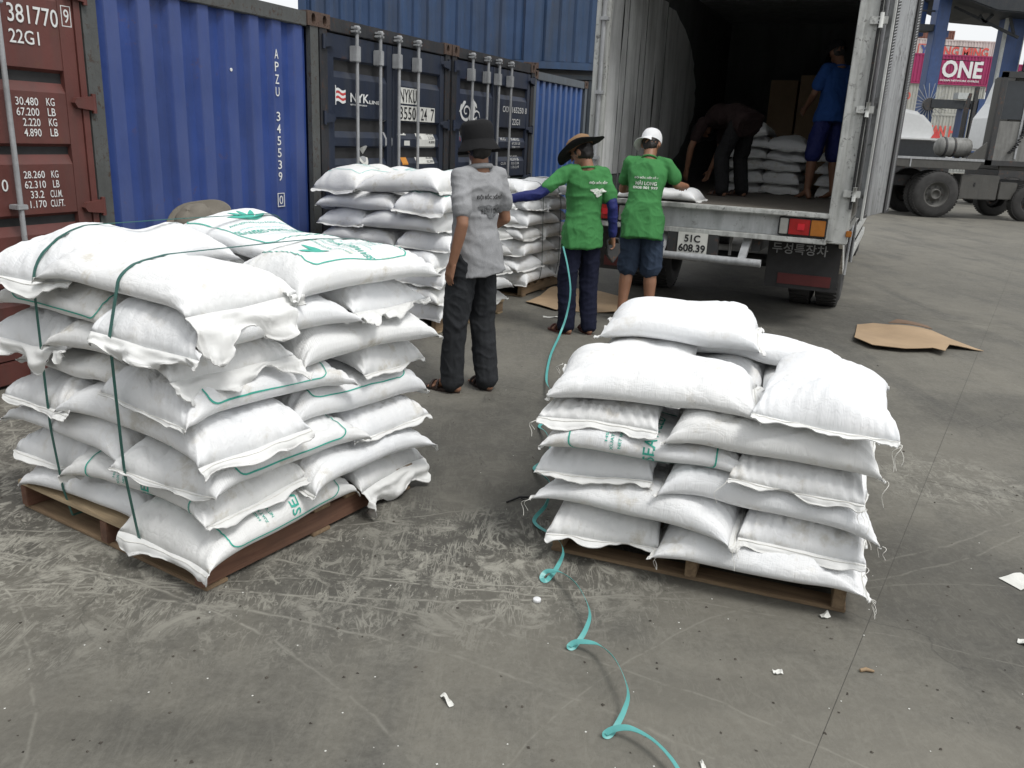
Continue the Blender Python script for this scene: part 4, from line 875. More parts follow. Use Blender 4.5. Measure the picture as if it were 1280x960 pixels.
# cab, mostly hidden behind the box
cb = MB(); cb.extrude([(6.5, .55), (8.35, .55), (8.4, 1.35), (8.05, 2.45), (6.6, 2.5), (6.5, 2.4)], -.18, 2.10, 'X'); cb_o = cb.build('cab', M['truck_panel'], truck, .05)
for x in (-.185, 2.102):
    MB().extrude([(6.9, 1.5), (8.2, 1.5), (7.95, 2.3), (6.95, 2.3)], x, x+.004, 'X').build('side_window', M['glass_dark'], cb_o)
# ---- cargo inside
TRP = Pile(T0+TE*1.12+TA*3.1+Vector((0, 0, BZ)), TZ, 2.4, 2.4, z0=0.0, seed=91)
for k in range(6):
    TRP.layer()
    for c, x in enumerate((-.32, .13)):
        if k == 5 and c == 1: continue
        sack(TRP, x+random.uniform(-.02, .02), random.uniform(-.03, .03), PI/2+random.uniform(-.06, .06), L=.74, W=.46, T=.145, label=f"sack inside the truck, {'left' if c == 0 else 'right'} column, {ORD[k]} from the floor", group='sacks stacked inside the truck', res=(28, 16), detail=False)
TRP2 = Pile(T0+TE*1.87+TA*3.0+Vector((0, 0, BZ)), TZ, 2.4, 2.4, z0=0.0, seed=92)
for k in range(4):
    TRP2.layer(); sack(TRP2, 0, 0, PI/2+random.uniform(-.06, .06), L=.74, W=.44, T=.14, label=f"sack inside the truck behind the blue man's legs, {ORD[k]} from the floor", group='sacks stacked inside the truck', res=(28, 16), detail=False)
TRP3 = Pile(T0+TE*.42+TA*.30+Vector((0, 0, BZ)), TZ, 2.4, 2.4, z0=0.0, seed=93)
TRP3.layer(); sack(TRP3, 0, 0, .1, L=.74, W=.42, T=.12, label='white sack at the edge of the truck bed in front of the white-capped man', group='sacks stacked inside the truck', res=(34, 20), sag=.03)
M['card'] = plain('cardboard', (.36, .255, .155), .85, var=.14, scale=3, bump=.15, bscale=25)
def carton(label, x, y, z, w_, d_, h_):
    root = empty('cardboard_box', T0+TE*x+TA*y+Vector((0, 0, z)), TZ); tag(root, label, 'box', 'cardboard boxes in the truck')
    MB().box(0, 0, 0, w_, d_, h_).build('carton', M['card'], root, .004); MB().box(0, -.002, h_, w_/2-.004, d_, h_+.004).build('flap', M['card'], root); MB().box(w_/2+.004, -.002, h_, w_, d_, h_+.004).build('flap', M['card'], root)
carton('narrow tall cardboard box inside the truck, left of the big box', .72, 4.6, BZ, .36, .5, 1.42)
carton('big tall cardboard box standing behind the sacks inside the truck', 1.12, 4.5, BZ, .62, .55, 1.48)
carton('cardboard box deep in the truck near its right wall', 1.80, 4.7, BZ, .34, .45, 1.42)

# ================================================================ YARD TRACTOR AND WHITE TRUCKS
M['tr_grey'] = worn('tractor_grey', (.075, .073, .067), (.06, .05, .04), .5, .6, 1.5); M['tr_white'] = worn('tractor_white', (.2, .2, .19), (.12, .1, .08), .35, .5, 1.5, dirt=.5)
ty = empty('yard_tractor', (11.1, 23.0, 0)); tag(ty, 'dusty grey yard tractor with round tank on its deck at right', 'tractor')
wheel(ty, 0, .15, .61, .30, -1, axis='Y', mat_rim=M['tr_grey']); wheel(ty, 0, .50, .61, .30, -1, axis='Y'); wheel(ty, 0, 1.9, .61, .30, 1, axis='Y')
wheel(ty, 2.55, .15, .50, .30, -1, axis='Y'); wheel(ty, 2.55, 1.9, .50, .30, 1, axis='Y')
MB().tube([(0, .1, .61), (0, 2.1, .61)], .09, 10).build('axle', M['dark_steel'], ty)
for y in (.75, 1.35): MB().box(-1.9, y, .78, 3.4, y+.12, 1.05).build('chassis_rail', M['dark_steel'], ty)
b = MB(); b.extrude([(-2.2, 1.38), (-.9, 1.28), (.95, 1.28), (1.1, 1.54), (-2.2, 1.54)], .02, 2.05, 'Y'); dk = b.build('deck', M['tr_grey'], ty, .01)
MB().box(-2.2, .005, 1.50, 1.1, .02, 1.56).build('deck_edge', M['galv'], dk)
for x in (-1.25, -.85): MB().box(x, .0, 1.3, x+.03, .018, 1.52).build('deck_strut', M['galv'], dk)
b = MB(); b.lathe([(.001, -.46), (.14, -.44), (.22, -.38), (.25, -.28), (.25, .34), (.22, .43), (.14, .48), (.001, .50)], (.42, .5, 1.84), 'X', 26); tk = b.build('air_tank', M['tr_white'], ty)
for x in (-.26, -.02): b = MB(); b.lathe([(.254, x-.03), (.262, x-.025), (.262, x+.025), (.254, x+.03)], (.42, .5, 1.84), 'X', 26); b.build('tank_strap', M['dark_steel'], tk)
b = MB(); b.extrude([(.62, 1.56), (1.1, 1.56), (1.1, 2.0)], .05, .09, 'Y'); b.build('gusset', M['tr_grey'], ty)
b = MB(); b.box(.62, .1, .52, 1.65, .62, 1.16); bx_ = b.build('battery_box', M['tr_grey'], ty, .02); MB().box(1.68, .1, .55, 2.15, .6, 1.0).build('step_box', M['tr_grey'], ty, .015); MB().box(.98, .088, .86, 1.02, .1, .96).build('latch', M['black_rubber'], bx_)
b = MB(); b.box(1.22, .1, 1.42, 1.34, .22, 3.75); b.box(1.22, .1, 3.62, 3.3, .22, 3.77); b.box(2.6, .1, 1.42, 2.7, .22, 3.7); b.box(1.22, .1, 1.42, 3.3, .22, 1.55); cf = b.build('cab_frame', M['dark_steel'], ty)
MB().box(1.36, .2, 1.55, 2.6, .24, 2.55).build('lower_door_panel', M['tr_white'], ty); MB().box(1.40, .19, 2.60, 1.92, .20, 3.55).build('cab_window', M['glass_dark'], ty); MB().box(2.02, .19, 2.2, 2.55, .20, 3.55).build('cab_window', M['glass_dark'], ty)
MB().box(1.94, .17, 1.6, 1.99, .21, 3.6).build('grab_rail', M['galv'], ty); MB().box(1.62, .24, 1.3, 3.3, 1.3, 3.7).build('cab_body', M['tr_grey'], ty, .03)
coil = MB(); cp = [(1.75+.35*k/70+.045*math.cos(k*.9), .12+.045*math.sin(k*.9), 1.75+.75*k/70-.15*math.sin(PI*k/70)) for k in range(71)]; coil.tube(cp, .014, 5); coil.build('coiled_air_hose', M['black_rubber'], ty)
MB().tube([(.85, 1.0, 1.5), (.85, 1.0, 2.9), (.9, 1.0, 3.25)], [.07, .07, .04], 10).build('exhaust_stack', M['dark_steel'], ty)
# white road tractor behind
M['veh_white'] = plain('vehicle_white', (.58, .59, .59), .35, var=.05, bump=0)
wt = empty('white_truck', (12.3, 30, 0)); tag(wt, 'white truck cab with rounded roof fairing behind the yard tractor', 'truck')
b = MB(); pr_ = [(-1.6, 1.95), (-1.6, 2.85), (-1.3, 3.05), (.6, 3.08), (1.2, 2.98), (1.62, 2.62), (1.82, 2.2), (1.85, 1.95)]; b.extrude(pr_, 0, 2.3, 'Y'); b.build('roof_fairing', M['veh_white'], wt, .12)
b = MB(); b.extrude([(-1.6, 1.3), (2.55, 1.3), (2.55, 1.5), (2.45, 1.85), (-1.6, 1.9)], .05, 2.25, 'Y'); b.build('cab_body', M['veh_white'], wt, .06); MB().box(-1.6, .1, .55, 2.5, 2.2, 1.28).build('chassis', M['dark_steel'], wt, .02)
b = MB(); b.extrude([(.15, 1.25), (2.25, 1.25), (2.25, 2.05), (.35, 2.1)], .02, .045, 'Y'); b.build('side_window', M['glass_dark'], wt)
b = MB(); b.extrude([(-.85, .9), (-.35, .9), (-.1, 1.9), (-.5, 2.0), (-.8, 1.7)], -.5, -.42, 'Y'); b.build('mirror', M['veh_white'], wt, .03)
b = MB(); b.extrude([(-.78, 1.2), (-.45, 1.2), (-.28, 1.75), (-.68, 1.72)], -.515, -.502, 'Y'); b.build('mirror_glass', plain('teal_glass', (.10, .28, .30), .2), wt)
b = MB(); b.box(.3, -.3, 2.08, 2.6, .02, 2.14); b.build('sun_visor', M['veh_white'], wt, .01)
b = MB(); b.extrude([(1.62, 2.16), (1.95, 2.16), (1.79, 2.46)], -.02, -.005, 'Y'); b.build('red_triangle_mark', M['red_ink'], wt)
for x in (-.9, 2.0): wheel(wt, x, .1, .5, .3, -1, axis='Y'); wheel(wt, x, 2.1, .5, .3, 1, axis='Y')
w2 = empty('white_truck', (15.85, 29, 0)); tag(w2, 'tall white truck cab partly hidden behind the tractor cab at right edge', 'truck')
MB().box(.1, .1, .5, 2.5, 2.3, 1.75).build('chassis', M['dark_steel'], w2, .02); b = MB(); b.extrude([(.0, 1.8), (2.6, 1.8), (2.6, 4.0), (1.0, 4.3), (.55, 4.2), (.35, 3.4), (.05, 2.9)], 0, 2.4, 'Y'); b.build('cab_body', M['veh_white'], w2, .08)
b = MB(); b.extrude([(.18, 2.35), (.75, 2.3), (.75, 3.0), (.32, 3.05)], -.03, -.004, 'Y'); b.build('side_window', M['glass_dark'], w2)
for x in (.6, 2.1): wheel(w2, x, .1, .5, .3, -1, axis='Y'); wheel(w2, x, 2.3, .5, .3, 1, axis='Y')

# ================================================================ FAR STACK AND CRANE
def far_container(label, x1, y, z, Lg, col, texts=(), H=2.59):
    mt = worn('far_paint', col, amount=.15, rough=.6, dirt=.35, scale=.3); root = empty('shipping_container', (x1-Lg, y, z)); tag(root, label, 'shipping container', 'containers in the far stack')
    b = MB(); corrugated(b, .15, Lg-.15, .15, H-.1, .02, .30, .05); b.build('corrugated_side_wall', mt, root); MB().box(.02, .09, .02, Lg-.02, 2.4, H-.02).build('body_shell', mt, root)
    for x in (0, Lg-.15): MB().box(x, 0, 0, x+.15, .08, H).build('corner_post', mt, root)
    for zz in (.0, H-.12): MB().box(.15, .004, zz, Lg-.15, .085, zz+.12).build('side_rail', mt, root)
    for s, mat_, x0, z0, xx1, z1, bd in texts: fit_text('lettering', s, mat_, root, x0, z0, xx1, z1, -.01, bd)
    return root
M['mag'] = plain('mag', (.42, .02, .13), .6); M['ymred'] = plain('ym_red', (.62, .10, .08), .6, bump=0); M['ymblue'] = plain('ym_blue', (.05, .08, .25), .6, bump=0)
one = far_container('magenta container with big white lettering in the far stack', 42.4, 82, 7.77, 12.19, (.36, .022, .115), [('ONE', M['white_ink'], 7.75, .62, 11.45, 2.12, .03), ('OCEAN NETWORK EXPRESS', M['white_ink'], 7.7, .30, 11.3, .46, .02)])
ymx = 48.1
ym = far_container('off-white container with red lettering above the magenta one', ymx, 93, 10.36, 12.19, (.62, .55, .52), [('Y', M['ymblue'], 4.55, 1.0, 5.35, 1.95, .05), ('ANG MING', M['ymred'], 6.15, 1.0, 11.6, 1.95, .03)])
for x0, x1, z0, z1 in ((4.3, 5.6, .88, .97), (4.3, 5.6, 1.98, 2.07), (4.3, 4.4, .97, 1.98)): MB().box(x0, -.012, z0, x1, -.004, z1).build('emblem_frame', M['ymred'], ym)
far_container('brown container lying on top of the far stack', 44.2, 94, 12.97, 9.0, (.17, .065, .045), H=.95)
far_container('grey-white container with red numbers under the magenta one', 42.35, 82.1, 5.18, 12.19, (.42, .42, .38), [('000', M['ymred'], 4.2, 1.2, 5.4, 1.8, .03)])
far_container('grey-white container with red lettering, second from the ground in the far stack', 42.3, 82.05, 2.59, 12.19, (.42, .42, .38), [('WAN HAI', M['ymred'], 7.0, .55, 10.9, 1.6, .04)])
far_container('pale container at the foot of the far stack', 42.35, 82.1, 0, 12.19, (.36, .37, .35))
far_container('magenta container at the right edge of the far stack', 57.5, 88, 7.8, 12.19, (.36, .022, .115))
M['crane_blue'] = worn('crane_blue', (.035, .075, .20), amount=.15, rough=.5, dirt=.3); M['crane_dark'] = worn('crane_dark', (.016, .021, .027), amount=.3, rough=.6); M['pale_edge'] = plain('pale_edge', (.45, .47, .46), .6)
cr = empty('gantry_crane', (20.4, 45, 0)); tag(cr, 'blue gantry crane legs and dark overhead platform at top right', 'crane')
MB().box(-.40, -.3, .0, .22, .4, 9.2).build('leg', M['crane_blue'], cr, .02); MB().box(-.55, 1.6, 7.4, -.10, 2.2, 16).build('leg', M['crane_blue'], cr, .02); MB().box(3.55, .5, 0, 4.45, 1.4, 10.0).build('leg', M['crane_blue'], cr, .02)
MB().box(3.42, .45, 0, 3.56, .6, 10.0).build('leg_edge', M['pale_edge'], cr); MB().box(4.45, .8, 4.2, 4.65, 1.2, 9).build('leg_pipe', M['pale_edge'], cr)
b = MB(); b.extrude([(-.35, 9.05), (.6, 8.75), (2.0, 8.35), (7, 8.15), (7, 11), (-.35, 10.6)], -1.2, 3.5, 'Y'); b.build('platform', M['crane_dark'], cr, .05)
b = MB(); b.extrude([(-.5, 8.72), (.25, 8.82), (2.4, 9.6), (2.4, 10.2), (-.5, 9.6)], -1.35, -1.22, 'Y'); b.build('platform_fascia', M['pale_edge'], cr)
tr_ = [((0.50, 0, 8.6), (3.90, 0, 7.35)), ((1.80, 0, 8.3), (2.10, 0, 7.95)), ((2.10, 0, 7.95), (2.45, 0, 8.35)), ((3.30, 0, 8.3), (3.65, 0, 7.5)), ((4.60, 0, 7.4), (6.20, 0, 7.5)), ((4.60, 0, 8.2), (5.30, 0, 7.45)), ((4.70, 0, 7.45), (5.50, 0, 8.2)), ((5.30, 0, 7.45), (5.90, 0, 8.2)), ((4.50, 0, 6.6), (6.10, 0, 6.5)), ((4.55, 0, 6.5), (5.50, 0, 5.6)), ((4.30, 0, 5.75), (5.90, 0, 5.7)), ((4.50, 0, 5.7), (4.50, 0, 7.2))]
for a, c in tr_: MB().bar(a, c, .10, .12).build('truss_bar', M['crane_dark'], cr)
MB().box(-1.2, -.2, 7.45, -.42, .6, 7.75).build('side_beam', M['crane_dark'], cr); MB().box(-1.2, .0, 8.35, -.3, .1, 8.42).build('side_rail', M['crane_dark'], cr); MB().box(.22, -.1, 7.2, .40, .3, 7.5).build('lug', M['crane_blue'], cr)
b = MB(); b.lathe([(.30, -.1), (.30, .12)], (-.25, -.75, 4.0), 'Y', 20); rl = b.build('cable_reel', M['dark_steel'], cr)
for k in range(22): a = 2*PI*k/22; MB().bar((-.25, -.72, 4.0), (-.25+1.0*math.cos(a), -.72, 4.0+1.0*math.sin(a)), .022).build('reel_spoke', M['galv'], rl)
MB().box(-.2, -.9, 3.85, 2.3, -.4, 4.25).build('sill_beam', M['crane_dark'], cr); MB().box(1.4, -.9, 1.5, 1.75, -.3, 4.1).build('sill_post', M['crane_blue'], cr); MB().box(2.1, -.95, 1.5, 2.8, -.3, 4.35).build('sill_post', M['crane_blue'], cr)
MB().box(1.85, -1.0, 1.5, 2.0, -.8, 4.9).build('vent_pipe', M['dark_steel'], cr); MB().box(1.0, -1.0, 4.3, 1.55, -.5, 4.6).build('junction_box', M['pale_edge'], cr)
for k, z in enumerate((6.95, 6.3)): MB().tube([(.4, 1, z), (2.8, 1, z-.05)], .02, 5).build('cable', M['crane_dark'], cr)
# ================================================================ PEOPLE
from mathutils.bvhtree import BVHTree
def capsule(b, a, c, ra, rb, n=12, h=5, sq=(1, 1)):
    a, c = Vector(a), Vector(c); d = c-a; L_ = d.length
    d = d/L_ if L_ > 1e-6 else Vector((0, 0, 1)); ref = Vector((0, 0, 1)) if abs(d.z) < .9 else Vector((0, 1, 0)); r = d.cross(ref).normalized(); u = d.cross(r); vs_ = []; rings = []
    for k in range(1, h+1): t = PI/2*k/h; rings.append((a-d*ra*math.cos(t), ra*math.sin(t)))
    for k in range(0, h): t = PI/2*k/h; rings.append((c+d*rb*math.sin(t), rb*math.cos(t)))
    vs_.append(a-d*ra)
    for p, q in rings:
        for k in range(n): w_ = 2*PI*k/n; vs_.append(p+r*q*sq[0]*math.cos(w_)+u*q*sq[1]*math.sin(w_))
    vs_.append(c+d*rb); m = len(rings); fs = [(0, 1+(k+1) % n, 1+k) for k in range(n)]
    fs += [(1+i*n+k, 1+i*n+(k+1) % n, 1+(i+1)*n+(k+1) % n, 1+(i+1)*n+k) for i in range(m-1) for k in range(n)]; e_ = len(vs_)-1; fs += [(e_, 1+(m-1)*n+k, 1+(m-1)*n+(k+1) % n) for k in range(n)]
    b.add(vs_, fs, True)
def chain(b, pts, rad, sq=(1, 1)):
    for i in range(len(pts)-1): capsule(b, pts[i], pts[i+1], rad[i], rad[i+1], sq=sq)
def ellipsoid(b, c, r, M3=None, n=16, m=10):
    c = Vector(c); vs_ = [Vector((0, 0, -r[2]))]
    for i in range(1, m):
        t = PI*i/m
        for k in range(n): w_ = 2*PI*k/n; vs_.append(Vector((r[0]*math.sin(t)*math.cos(w_), r[1]*math.sin(t)*math.sin(w_), -r[2]*math.cos(t))))
    vs_.append(Vector((0, 0, r[2]))); vs_ = [c+(M3 @ v if M3 else v) for v in vs_]
    fs = [(0, 1+(k+1) % n, 1+k) for k in range(n)]+[(1+i*n+k, 1+i*n+(k+1) % n, 1+(i+1)*n+(k+1) % n, 1+(i+1)*n+k) for i in range(m-2) for k in range(n)]; e_ = len(vs_)-1
    fs += [(e_, 1+(m-2)*n+k, 1+(m-2)*n+(k+1) % n) for k in range(n)]; b.add(vs_, fs, True)
def loft(b, rings, n=20):
    vs_ = []
    for c, xa, ya, rx_, ry_ in rings:
        for k in range(n):
            w_ = 2*PI*k/n; cs, sn = math.cos(w_), math.sin(w_); e_ = 2/2.4
            vs_.append(Vector(c)+Vector(xa)*rx_*math.copysign(abs(cs)**e_, cs)+Vector(ya)*ry_*math.copysign(abs(sn)**e_, sn))
    m = len(rings); fs = [(i*n+k, i*n+(k+1) % n, (i+1)*n+(k+1) % n, (i+1)*n+k) for i in range(m-1) for k in range(n)]; b.add(vs_, fs+[tuple(range(n))[::-1], tuple(range((m-1)*n, m*n))], True)
def remesh(b, name, mat, parent, vox=.009, smooth=4, folds=None, seed=1):
    me = b.mesh(name); o = bpy.data.objects.new('tmp', me); COL.objects.link(o)
    r = o.modifiers.new('r', 'REMESH'); r.mode = 'VOXEL'; r.voxel_size = vox; r.use_smooth_shade = True
    s = o.modifiers.new('s', 'SMOOTH'); s.iterations = smooth; s.factor = .5
    dg = bpy.context.evaluated_depsgraph_get(); m2 = bpy.data.meshes.new_from_object(o.evaluated_get(dg)); bpy.data.objects.remove(o); bpy.data.meshes.remove(me); m2.name = name
    if folds:
        n = len(m2.vertices); co = np.empty(n*3); m2.vertices.foreach_get('co', co); co = co.reshape(-1, 3); nr = np.empty(n*3); m2.vertices.foreach_get('normal', nr); nr = nr.reshape(-1, 3); d = np.zeros(n)
        for amp, sc, lo, hi in folds:
            f = Field(seed+int(lo*10), lo, hi, 18); w1 = f(co*np.array(sc)); d += amp*np.clip(1-np.abs(w1)*1.4, -.35, 1)
        co = co+nr*d[:, None]; m2.vertices.foreach_set('co', co.ravel()); m2.update()
    m2.polygons.foreach_set('use_smooth', [True]*len(m2.polygons)); m2.materials.clear()
    return link_mesh(name, m2, mat, parent)
def cloth_mat(name, col, rough=.85, fleck=0.0, sc=9, spec=.2):
    t = NT(name); co = t.coords('Object'); a = t.noise(co, sc, 5, .6, .3); f = t.noise(co, 260, 2, .6); c = t.mix(t.ramp(a, (.3, 0), (.7, 1)), tuple(x*.92 for x in col), tuple(min(1, x*1.06) for x in col))
    if fleck: c = t.mix(t.math('MULTIPLY', t.ramp(f, (.45, 0), (.6, 1)), fleck), c, tuple(x*.45 for x in col))
    cr_ = t.noise(t.coords('Object', (1, 1, .55)), 14, 6, .6, 1.2); return t.out(c, rough, t.bump(t.math('ABSOLUTE', t.math('SUBTRACT', cr_, .5)), .35, .02), spec=spec)
def skin_mat(name, col):
    t = NT(name); co = t.coords('Object'); a = t.noise(co, 14, 4, .6); c = t.mix(t.ramp(a, (.3, 0), (.7, 1)), tuple(x*.85 for x in col), col); t.b.inputs['Subsurface Weight'].default_value = .08; t.b.inputs['Subsurface Radius'].default_value = (.01, .004, .002)
    return t.out(c, .5, t.bump(t.noise(co, 90, 3, .6), .1, .002), spec=.4)
M['skin'] = skin_mat('skin', (.30, .155, .095)); M['skin_dark'] = skin_mat('skin_dark', (.20, .10, .06)); M['hair'] = plain('hair', (.012, .010, .009), .5, scale=60, bump=.6, bscale=160)
M['green_tee'] = cloth_mat('green_cotton', (.055, .215, .068)); M['grey_polo'] = cloth_mat('grey_heather', (.32, .325, .335), fleck=.25); M['charcoal'] = cloth_mat('charcoal_trousers', (.026, .028, .031)); M['navy_cloth'] = cloth_mat('navy_trousers', (.010, .012, .028)); M['navy_sleeve'] = cloth_mat('navy_sleeve', (.018, .024, .115), .6)
M['denim'] = cloth_mat('denim', (.035, .052, .085), fleck=.35, sc=5); M['black_cloth'] = cloth_mat('black_cloth', (.012, .012, .013)); M['tan_cloth'] = cloth_mat('tan_cloth', (.25, .155, .085)); M['white_cloth'] = cloth_mat('white_cloth', (.74, .75, .76)); M['blue_tee'] = cloth_mat('blue_cotton', (.022, .07, .24)); M['maroon'] = cloth_mat('maroon_cloth', (.022, .013, .013)); M['grey_hat'] = cloth_mat('grey_hat', (.17, .155, .13)); M['sandal'] = plain('sandal', (.035, .022, .018), .6); M['flip'] = plain('dark_red_sandal', (.075, .022, .018), .6)

def hand(b, wrist, d, side_ax, thumb_side, curl=.5, s=1.0, spread=1.0):
    """d: direction of the hand, side_ax: across the knuckles; fingers curl about side_ax"""
    d, sx = Vector(d).normalized(), Vector(side_ax); sx = (sx-d*sx.dot(d)).normalized(); pn = d.cross(sx)          # palm normal
    pc = Vector(wrist)+d*.045*s
    for k in (-1, 0, 1): capsule(b, Vector(wrist)+d*.008*s+sx*k*.014*s, Vector(wrist)+d*.082*s+sx*k*.024*s, .017*s, .0135*s)
    for k, ln in enumerate((.070, .078, .072, .056)):
        off = (k-1.5)*.0205*s*spread*(thumb_side if thumb_side else 1)*-1; p0 = Vector(wrist)+d*(.083-.004*abs(k-1.3))*s+sx*off; ang = 0; dd = d.copy(); r0 = .0088*s
        for j, f in enumerate((.45, .32, .23)):
            ang += curl*(.45+.25*j); dd = d*math.cos(ang)+pn*math.sin(ang); p1 = p0+dd*ln*f*s; capsule(b, p0, p1, r0, r0*.9, 8, 3); r0 *= .9; p0 = p1
    tb = Vector(wrist)+d*.022*s+sx*.026*s*thumb_side; td = (d*.72+sx*thumb_side*.6+pn*.35).normalized(); t1 = tb+td*.038*s; t2 = t1+(d*.9+pn*.35+sx*thumb_side*.1).normalized()*.032*s; capsule(b, tb, t1, .0115*s, .0098*s, 8, 3); capsule(b, t1, t2, .0098*s, .0078*s, 8, 3)
def person(label, loc, rz, P, cat='person', skin='skin', shirt=None, sleeve='short', trousers=None, trouser_len='long', hat=None, shoes=None, under_sleeve=None, hair=True, seed=1, prints=(), vox=.0075, scale=1.0):
    """P: joints in the person's own frame (x right, y ahead, z up)"""
    V = {k: Vector(v)*scale for k, v in P.items() if hasattr(v, '__len__')}
    sh = (V['shR']-V['shL']).normalized(); hp = (V['hipR']-V['hipL']).normalized()
    spine = [V['pelvis'], V['waist'], V['chest'], V['neck']]
    def frame(i, mixv):
        tn = (spine[min(i+1, 3)]-spine[max(i-1, 0)]).normalized(); xa = (hp*(1-mixv)+sh*mixv); xa = (xa-tn*xa.dot(tn)).normalized(); return xa, tn.cross(xa)
    def torso_rings(infl, top=True, low=0.0, flare=0.0, belly=0.0):
        defs = [(-.35-low, .138+flare, .108+flare*.6), (0, .145+flare*.6, .112+flare*.3), (.5, .132, .102+belly), (1, .122, .092+belly), (1.5, .132, .096), (2, .146, .100), (2.35, .150, .094), (2.62, .128, .080), (2.82, .085, .062), (3.0, .054, .053)]
        out = []
        for t, rx_, ry_ in defs:
            i = int(max(0, min(2, math.floor(t)))); f = t-i; c = spine[i]+(spine[i+1]-spine[i])*f; xa, ya = frame(min(3, max(0, round(t))), min(1, max(0, t/2.5)))
            k = infl if t < 2.9 else infl*.6
            out.append((c, xa, ya, (rx_+k)*scale, (ry_+k)*scale))
        return out
    body = MB(); loft(body, torso_rings(-.010))
    # head
    hd = V['head']; up = (hd-V['neck']).normalized(); look = Vector(P.get('look', (0, 1, 0))); look = (look-up*look.dot(up)).normalized(); hx = look.cross(up).normalized(); R3 = Matrix((hx, look, up)).transposed(); s = scale
    capsule(body, V['neck']-up*.03, hd-up*.05*s-look*.012, .056*s, .052*s)
    ellipsoid(body, hd+up*.015*s-look*.008*s, (.073*s, .092*s, .098*s), R3); ellipsoid(body, hd-up*.052*s+look*.022*s, (.054*s, .062*s, .062*s), R3)
    capsule(body, hd+look*.086*s+up*.012*s, hd+look*.104*s-up*.022*s, .008*s, .013*s, 8, 3); capsule(body, hd+look*.083*s-up*.052*s-hx*.018*s, hd+look*.083*s-up*.052*s+hx*.018*s, .008*s, .008*s, 8, 3)
    for q in (-1, 1):
        ellipsoid(body, hd+hx*q*.076*s-up*.004*s-look*.008*s, (.010*s, .020*s, .031*s), R3, 10, 8); ellipsoid(body, hd+hx*q*.032*s+look*.080*s+up*.012*s, (.013*s, .008*s, .008*s), R3, 8, 6)
    # limbs
    for q, sd in ((-1, 'L'), (1, 'R')):
        S_, E_, W_ = V['sh'+sd], V['el'+sd], V['wr'+sd]; chain(body, [S_, S_+(E_-S_)*.35, E_], [.047*s, .043*s, .036*s]); chain(body, [E_, E_+(W_-E_)*.3, W_], [.036*s, .037*s, .026*s], (1, 1))
        fw = (W_-E_).normalized(); ax = Vector(P.get('palm'+sd, (1, 0, 0))); hdv = Vector(P.get('hand'+sd, tuple(fw))); hand(body, W_, hdv, ax, P.get('thumb'+sd, 1), P.get('curl'+sd, .5), s)
        Hp, K_, A_ = V['hip'+sd], V['kn'+sd], V['an'+sd]; chain(body, [Hp, Hp+(K_-Hp)*.4, K_], [.078*s, .074*s, .054*s]); chain(body, [K_, K_+(A_-K_)*.30, K_+(A_-K_)*.7, A_], [.054*s, .058*s, .043*s, .036*s])
        ft = Vector(P.get('toe'+sd, (0, 1, 0))).normalized(); fl_ = ft.cross(Vector((0, 0, 1))); g0 = Vector((A_.x, A_.y, A_.z-.055*s))
        capsule(body, A_-ft*.01, g0-ft*.045*s+Vector((0, 0, .002)), .036*s, .031*s, 10, 4); capsule(body, A_+ft*.02-Vector((0, 0, .012)), g0+ft*.125*s-Vector((0, 0, .004)), .036*s, .024*s, 10, 4)
        for k in range(5):
            ln = (.06, .062, .056, .05, .042)[k]; o_ = fl_*(-q)*(.032-.0165*k)*s; capsule(body, g0+ft*.115*s+o_-Vector((0, 0, .006)), g0+ft*(.13+ln*.72)*s+o_*1.15-Vector((0, 0, .016)), .0125*s if k == 0 else .010*s, .0115*s if k == 0 else .0085*s, 8, 3)
    root = remesh(body, 'person', M[skin], None, vox, 3); root.location = loc; root.rotation_euler = (0, 0, rz); tag(root, label, cat)
    sh_o = None
    if trousers:
        b = MB(); rings = torso_rings(.003)[:3]; loft(b, rings)
        for sd in 'LR':
            Hp, K_, A_ = V['hip'+sd], V['kn'+sd], V['an'+sd]
            if trouser_len == 'long': chain(b, [Hp, Hp+(K_-Hp)*.5, K_, K_+(A_-K_)*.5, A_+Vector((0, -.012, -.01))], [.084*s, .089*s, .083*s, .078*s, .074*s])
            else: chain(b, [Hp, Hp+(K_-Hp)*.5, Hp+(K_-Hp)*.97], [.092*s, .098*s, .096*s])
        remesh(b, 'trousers' if trouser_len == 'long' else 'shorts', M[trousers], root, .009, 3, [(.007, (1, 1, .45), 3, 7), (.004, (1, 1, 1.3), 5, 11)], seed)
    if shirt:
        b = MB(); loft(b, torso_rings(.017, low=P.get('shirt_low', .35), flare=.026, belly=.012)[:-1])
        for sd in 'LR':
            S_, E_, W_ = V['sh'+sd], V['el'+sd], V['wr'+sd]; f = P.get('sleeve_f', .62); chain(b, [S_+(V['neck']-S_)*.45+Vector((0, 0, -.012*s)), S_, S_+(E_-S_)*.35, S_+(E_-S_)*f], [.050*s, .058*s, .058*s, .059*s])
        sh_o = remesh(b, 'shirt', M[shirt], root, .009, 3, [(.009, (1, 1, .35), 2.2, 5), (.006, (.7, .7, 1.3), 2.5, 5), (.003, (1, 1, 1), 7, 12)], seed+3)
        b = MB(); nk = V['neck']; tn = (V['neck']-V['chest']).normalized(); pts = []
        xa, ya = frame(3, 1)
        for k in range(25): a = 2*PI*k/24; pts.append(nk-tn*(.022 if not P.get('collar') else .008)+xa*.068*s*math.cos(a)+ya*.064*s*math.sin(a)-tn*.018*math.sin(a))
        if P.get('collar'): b.tube(pts, .016, 8, False)
        else: b.tube(pts, .009, 8, False)
        b.build('collar', M[shirt], sh_o)
